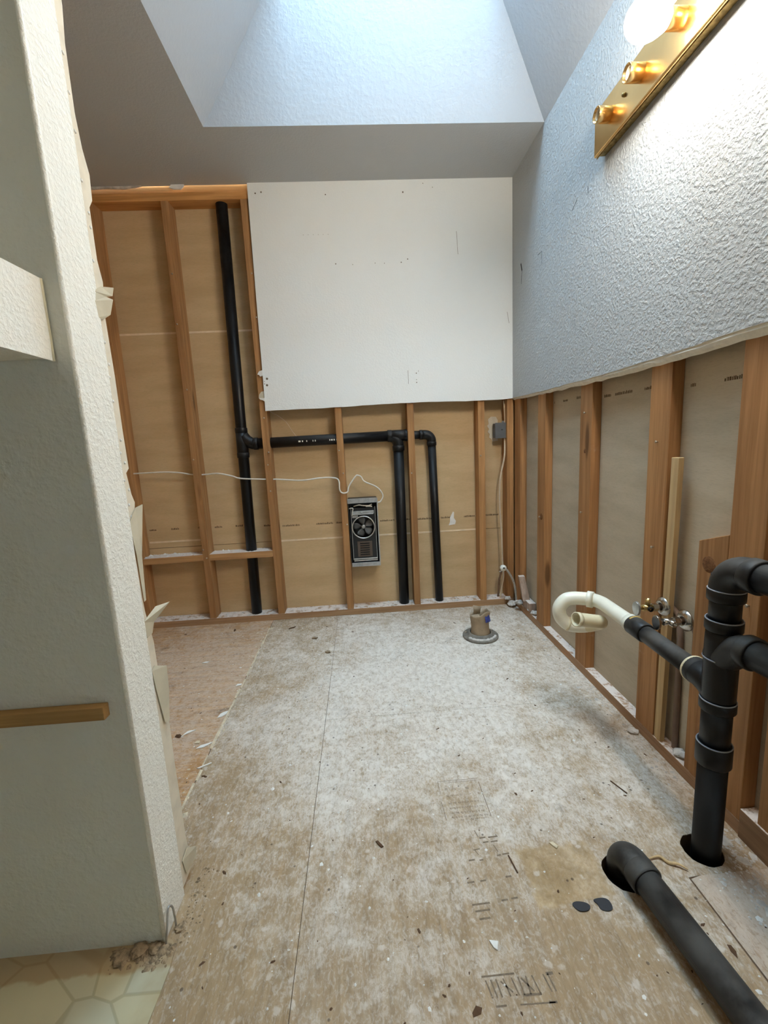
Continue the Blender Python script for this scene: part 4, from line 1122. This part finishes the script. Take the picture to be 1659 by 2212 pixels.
chip((-.205, -1.425), [(-.002, .026), (.001, .027), (.003, -.026), (.0, -.027)], 'wood_splinter', 'splinter', 'long dark wood splinter on the floor near the drain stack', 'splinter', G, .002, 0, .35)
chip((-.907, -1.535), [(-.010, .008), (-.004, .010), (.010, -.008), (.004, -.010)], 'wood_splinter', 'splinter', 'short dark wood splinter in the middle of the near floor', 'splinter', G, .003)
chip((-.588, -1.62), [(-.004, .022), (-.001, .023), (.006, -.022), (.003, -.023)], 'wood_splinter', 'splinter', 'thin reddish splinter beside the bare plywood patch', 'splinter', G, .002)
chip((-.473, -1.728), blobby([(-.017, .006), (-.006, .010), (.012, .006), (.019, -.002), (.010, -.010), (-.006, -.010), (-.014, -.004)]), 'mastic_blob', 'tar', 'flat black mastic blob further from the floor pipe', 'mastic', 'mastic blobs', .002)
chip((-.424, -1.730), blobby([(-.016, .012), (.004, .014), (.016, .008), (.016, -.008), (.004, -.013), (-.010, -.008), (-.012, .002)]), 'mastic_blob', 'tar', 'flat black mastic blob closer to the floor pipe', 'mastic', 'mastic blobs', .002)
# rubble at the foot of the partition
for i, (l, r_, lab) in enumerate((((-1.450, -1.738, .0036), .020, 'brown crumbled plaster furthest along the closet wall'), ((-1.418, -1.728, .0036), .024, 'brown crumbled plaster in the middle of the closet wall foot'),
                                  ((-1.385, -1.727, .0036), .018, 'brown crumbled plaster at the foot of the partition corner'), ((-1.350, -1.690, .0005), .014, 'dark crumbled plaster on the plywood by the partition corner'))):
    tag(chunk('plaster_rubble', l, r_ * .8, M['rubble'], 60 + i, .26), lab, 'rubble', 'crumbled plaster at the partition foot')
# bent end of the corner bead and a curl of veneer
o = MB().tube(bez([(-1.366, -1.722, .004), (-1.362, -1.716, .040), (-1.361, -1.704, .072), (-1.359, -1.692, .062), (-1.360, -1.686, .030), (-1.361, -1.684, .004)], 6), .0022, 8).build('bead_wire', M['galv'])
tag(o, 'bent metal wire loop sticking up at the partition foot', 'wire')
o = MB().tube(bez([(-.262, -1.642, .004), (-.235, -1.640, .006), (-.222, -1.655, .004), (-.205, -1.664, .008), (-.190, -1.676, .004)], 6), [.0012 + .0022 * math.sin(math.pi * i / 24) for i in range(25)], 8).build('veneer_curl', M['pale_wood'])
tag(o, 'pale curl of splintered veneer beside the drain stack hole', 'splinter')
# uncountable crumbs and dust
def crumbs(n, region, mat, name, label, size, seed, zf=lambda x, y: .0003, stretch=1.0, z_floor=True):
    rr = random.Random(seed); mb = MB()
    for _ in range(n):
        x, y = region(rr); sz = size * rr.lognormvariate(0, .55); a = rr.uniform(0, 6.28); st = stretch * rr.uniform(.7, 1.5)
        if z_floor and clear(x, y): continue
        z = zf(x, y); h = sz * rr.uniform(.25, .8)
        base = [(x + sz * (st * math.cos(b) * math.cos(a) - math.sin(b) * math.sin(a)) * rr.uniform(.6, 1.2), y + sz * (st * math.cos(b) * math.sin(a) + math.sin(b) * math.cos(a)) * rr.uniform(.6, 1.2), z) for b in (0, 1.26, 2.5, 3.77, 5.0)]
        k = len(mb.v); mb.v += base; mb.v.append((x, y, z + h))
        for i in range(5): mb.face((k + i, k + (i + 1) % 5, k + 5))
    o = mb.build(name, M[mat])
    return tag(o, label, 'debris', kind='stuff')
def clear(x, y):
    return math.hypot(x - HOLE_S[0], y - HOLE_S[1]) < .052 or math.hypot(x - HOLE_P[0], y - HOLE_P[1]) < .054 or math.hypot(x - FX, y - FY) < .1
def reg_floor(r):
    while True:
        x, y = r.uniform(-2.1, -.03), r.uniform(-2.2, -.02)
        if x < -1.33 and y < -1.5: continue
        if clear(x, y): continue
        return x, y
crumbs(900, reg_floor, 'white_chip', 'plaster_crumbs', 'tiny white plaster crumbs scattered over the floor', .0017, 91)
crumbs(260, reg_floor, 'splinter', 'dirt_crumbs', 'tiny dark dirt specks scattered over the floor', .0018, 92, stretch=1.8)
crumbs(420, lambda r: (r.gauss(-1.485, .03), r.uniform(-1.5, -.1)), 'residue', 'seam_crumbs', 'cream crumbs gathered along the alcove floor seam', .0016, 93)
crumbs(420, lambda r: (-.004 - abs(r.gauss(0, .03)), r.uniform(-1.75, -.1)), 'plaster', 'edge_crumbs', 'plaster crumbs gathered along the right bottom plate', .0022, 94)
crumbs(500, lambda r: (r.uniform(-2.18, -1.0), r.uniform(.008, .085)), 'plaster', 'plate_dust', 'white plaster dust lying on the back bottom plate', .0022, 95, lambda x, y: .0382)
crumbs(500, lambda r: (r.uniform(-1.0, -.03), r.uniform(.008, .085)), 'plaster', 'plate_crumbs', 'white plaster crumbs lying on the back plate near the corner', .0026, 96, lambda x, y: .0382)
crumbs(700, lambda r: (r.uniform(-2.18, -1.85) if r.random() < .5 else r.uniform(-1.8, -1.45), r.uniform(.01, .085)), 'white_chip', 'blocking_dust', 'white plaster dust heaped on the wall blocking', .0026, 97, lambda x, y: .4285)
crumbs(240, lambda r: (r.uniform(-1.47, -1.345), -1.722 - abs(r.gauss(0, .016))), 'rubble', 'foot_crumbs', 'brown plaster crumbs spilled along the foot of the closet wall', .0034, 98, lambda x, y: .0036)
crumbs(90, lambda r: (-1.352 + abs(r.gauss(0, .02)), r.uniform(-1.72, -1.55)), 'rubble', 'corner_crumbs', 'brown plaster crumbs spilled beside the partition end', .0021, 99)
crumbs(300, lambda r: (-.075 + r.gauss(0, .03), r.uniform(-1.80, -1.58)), 'plaster', 'stack_crumbs', 'plaster crumbs between the drain stack and the wall', .0024, 100)
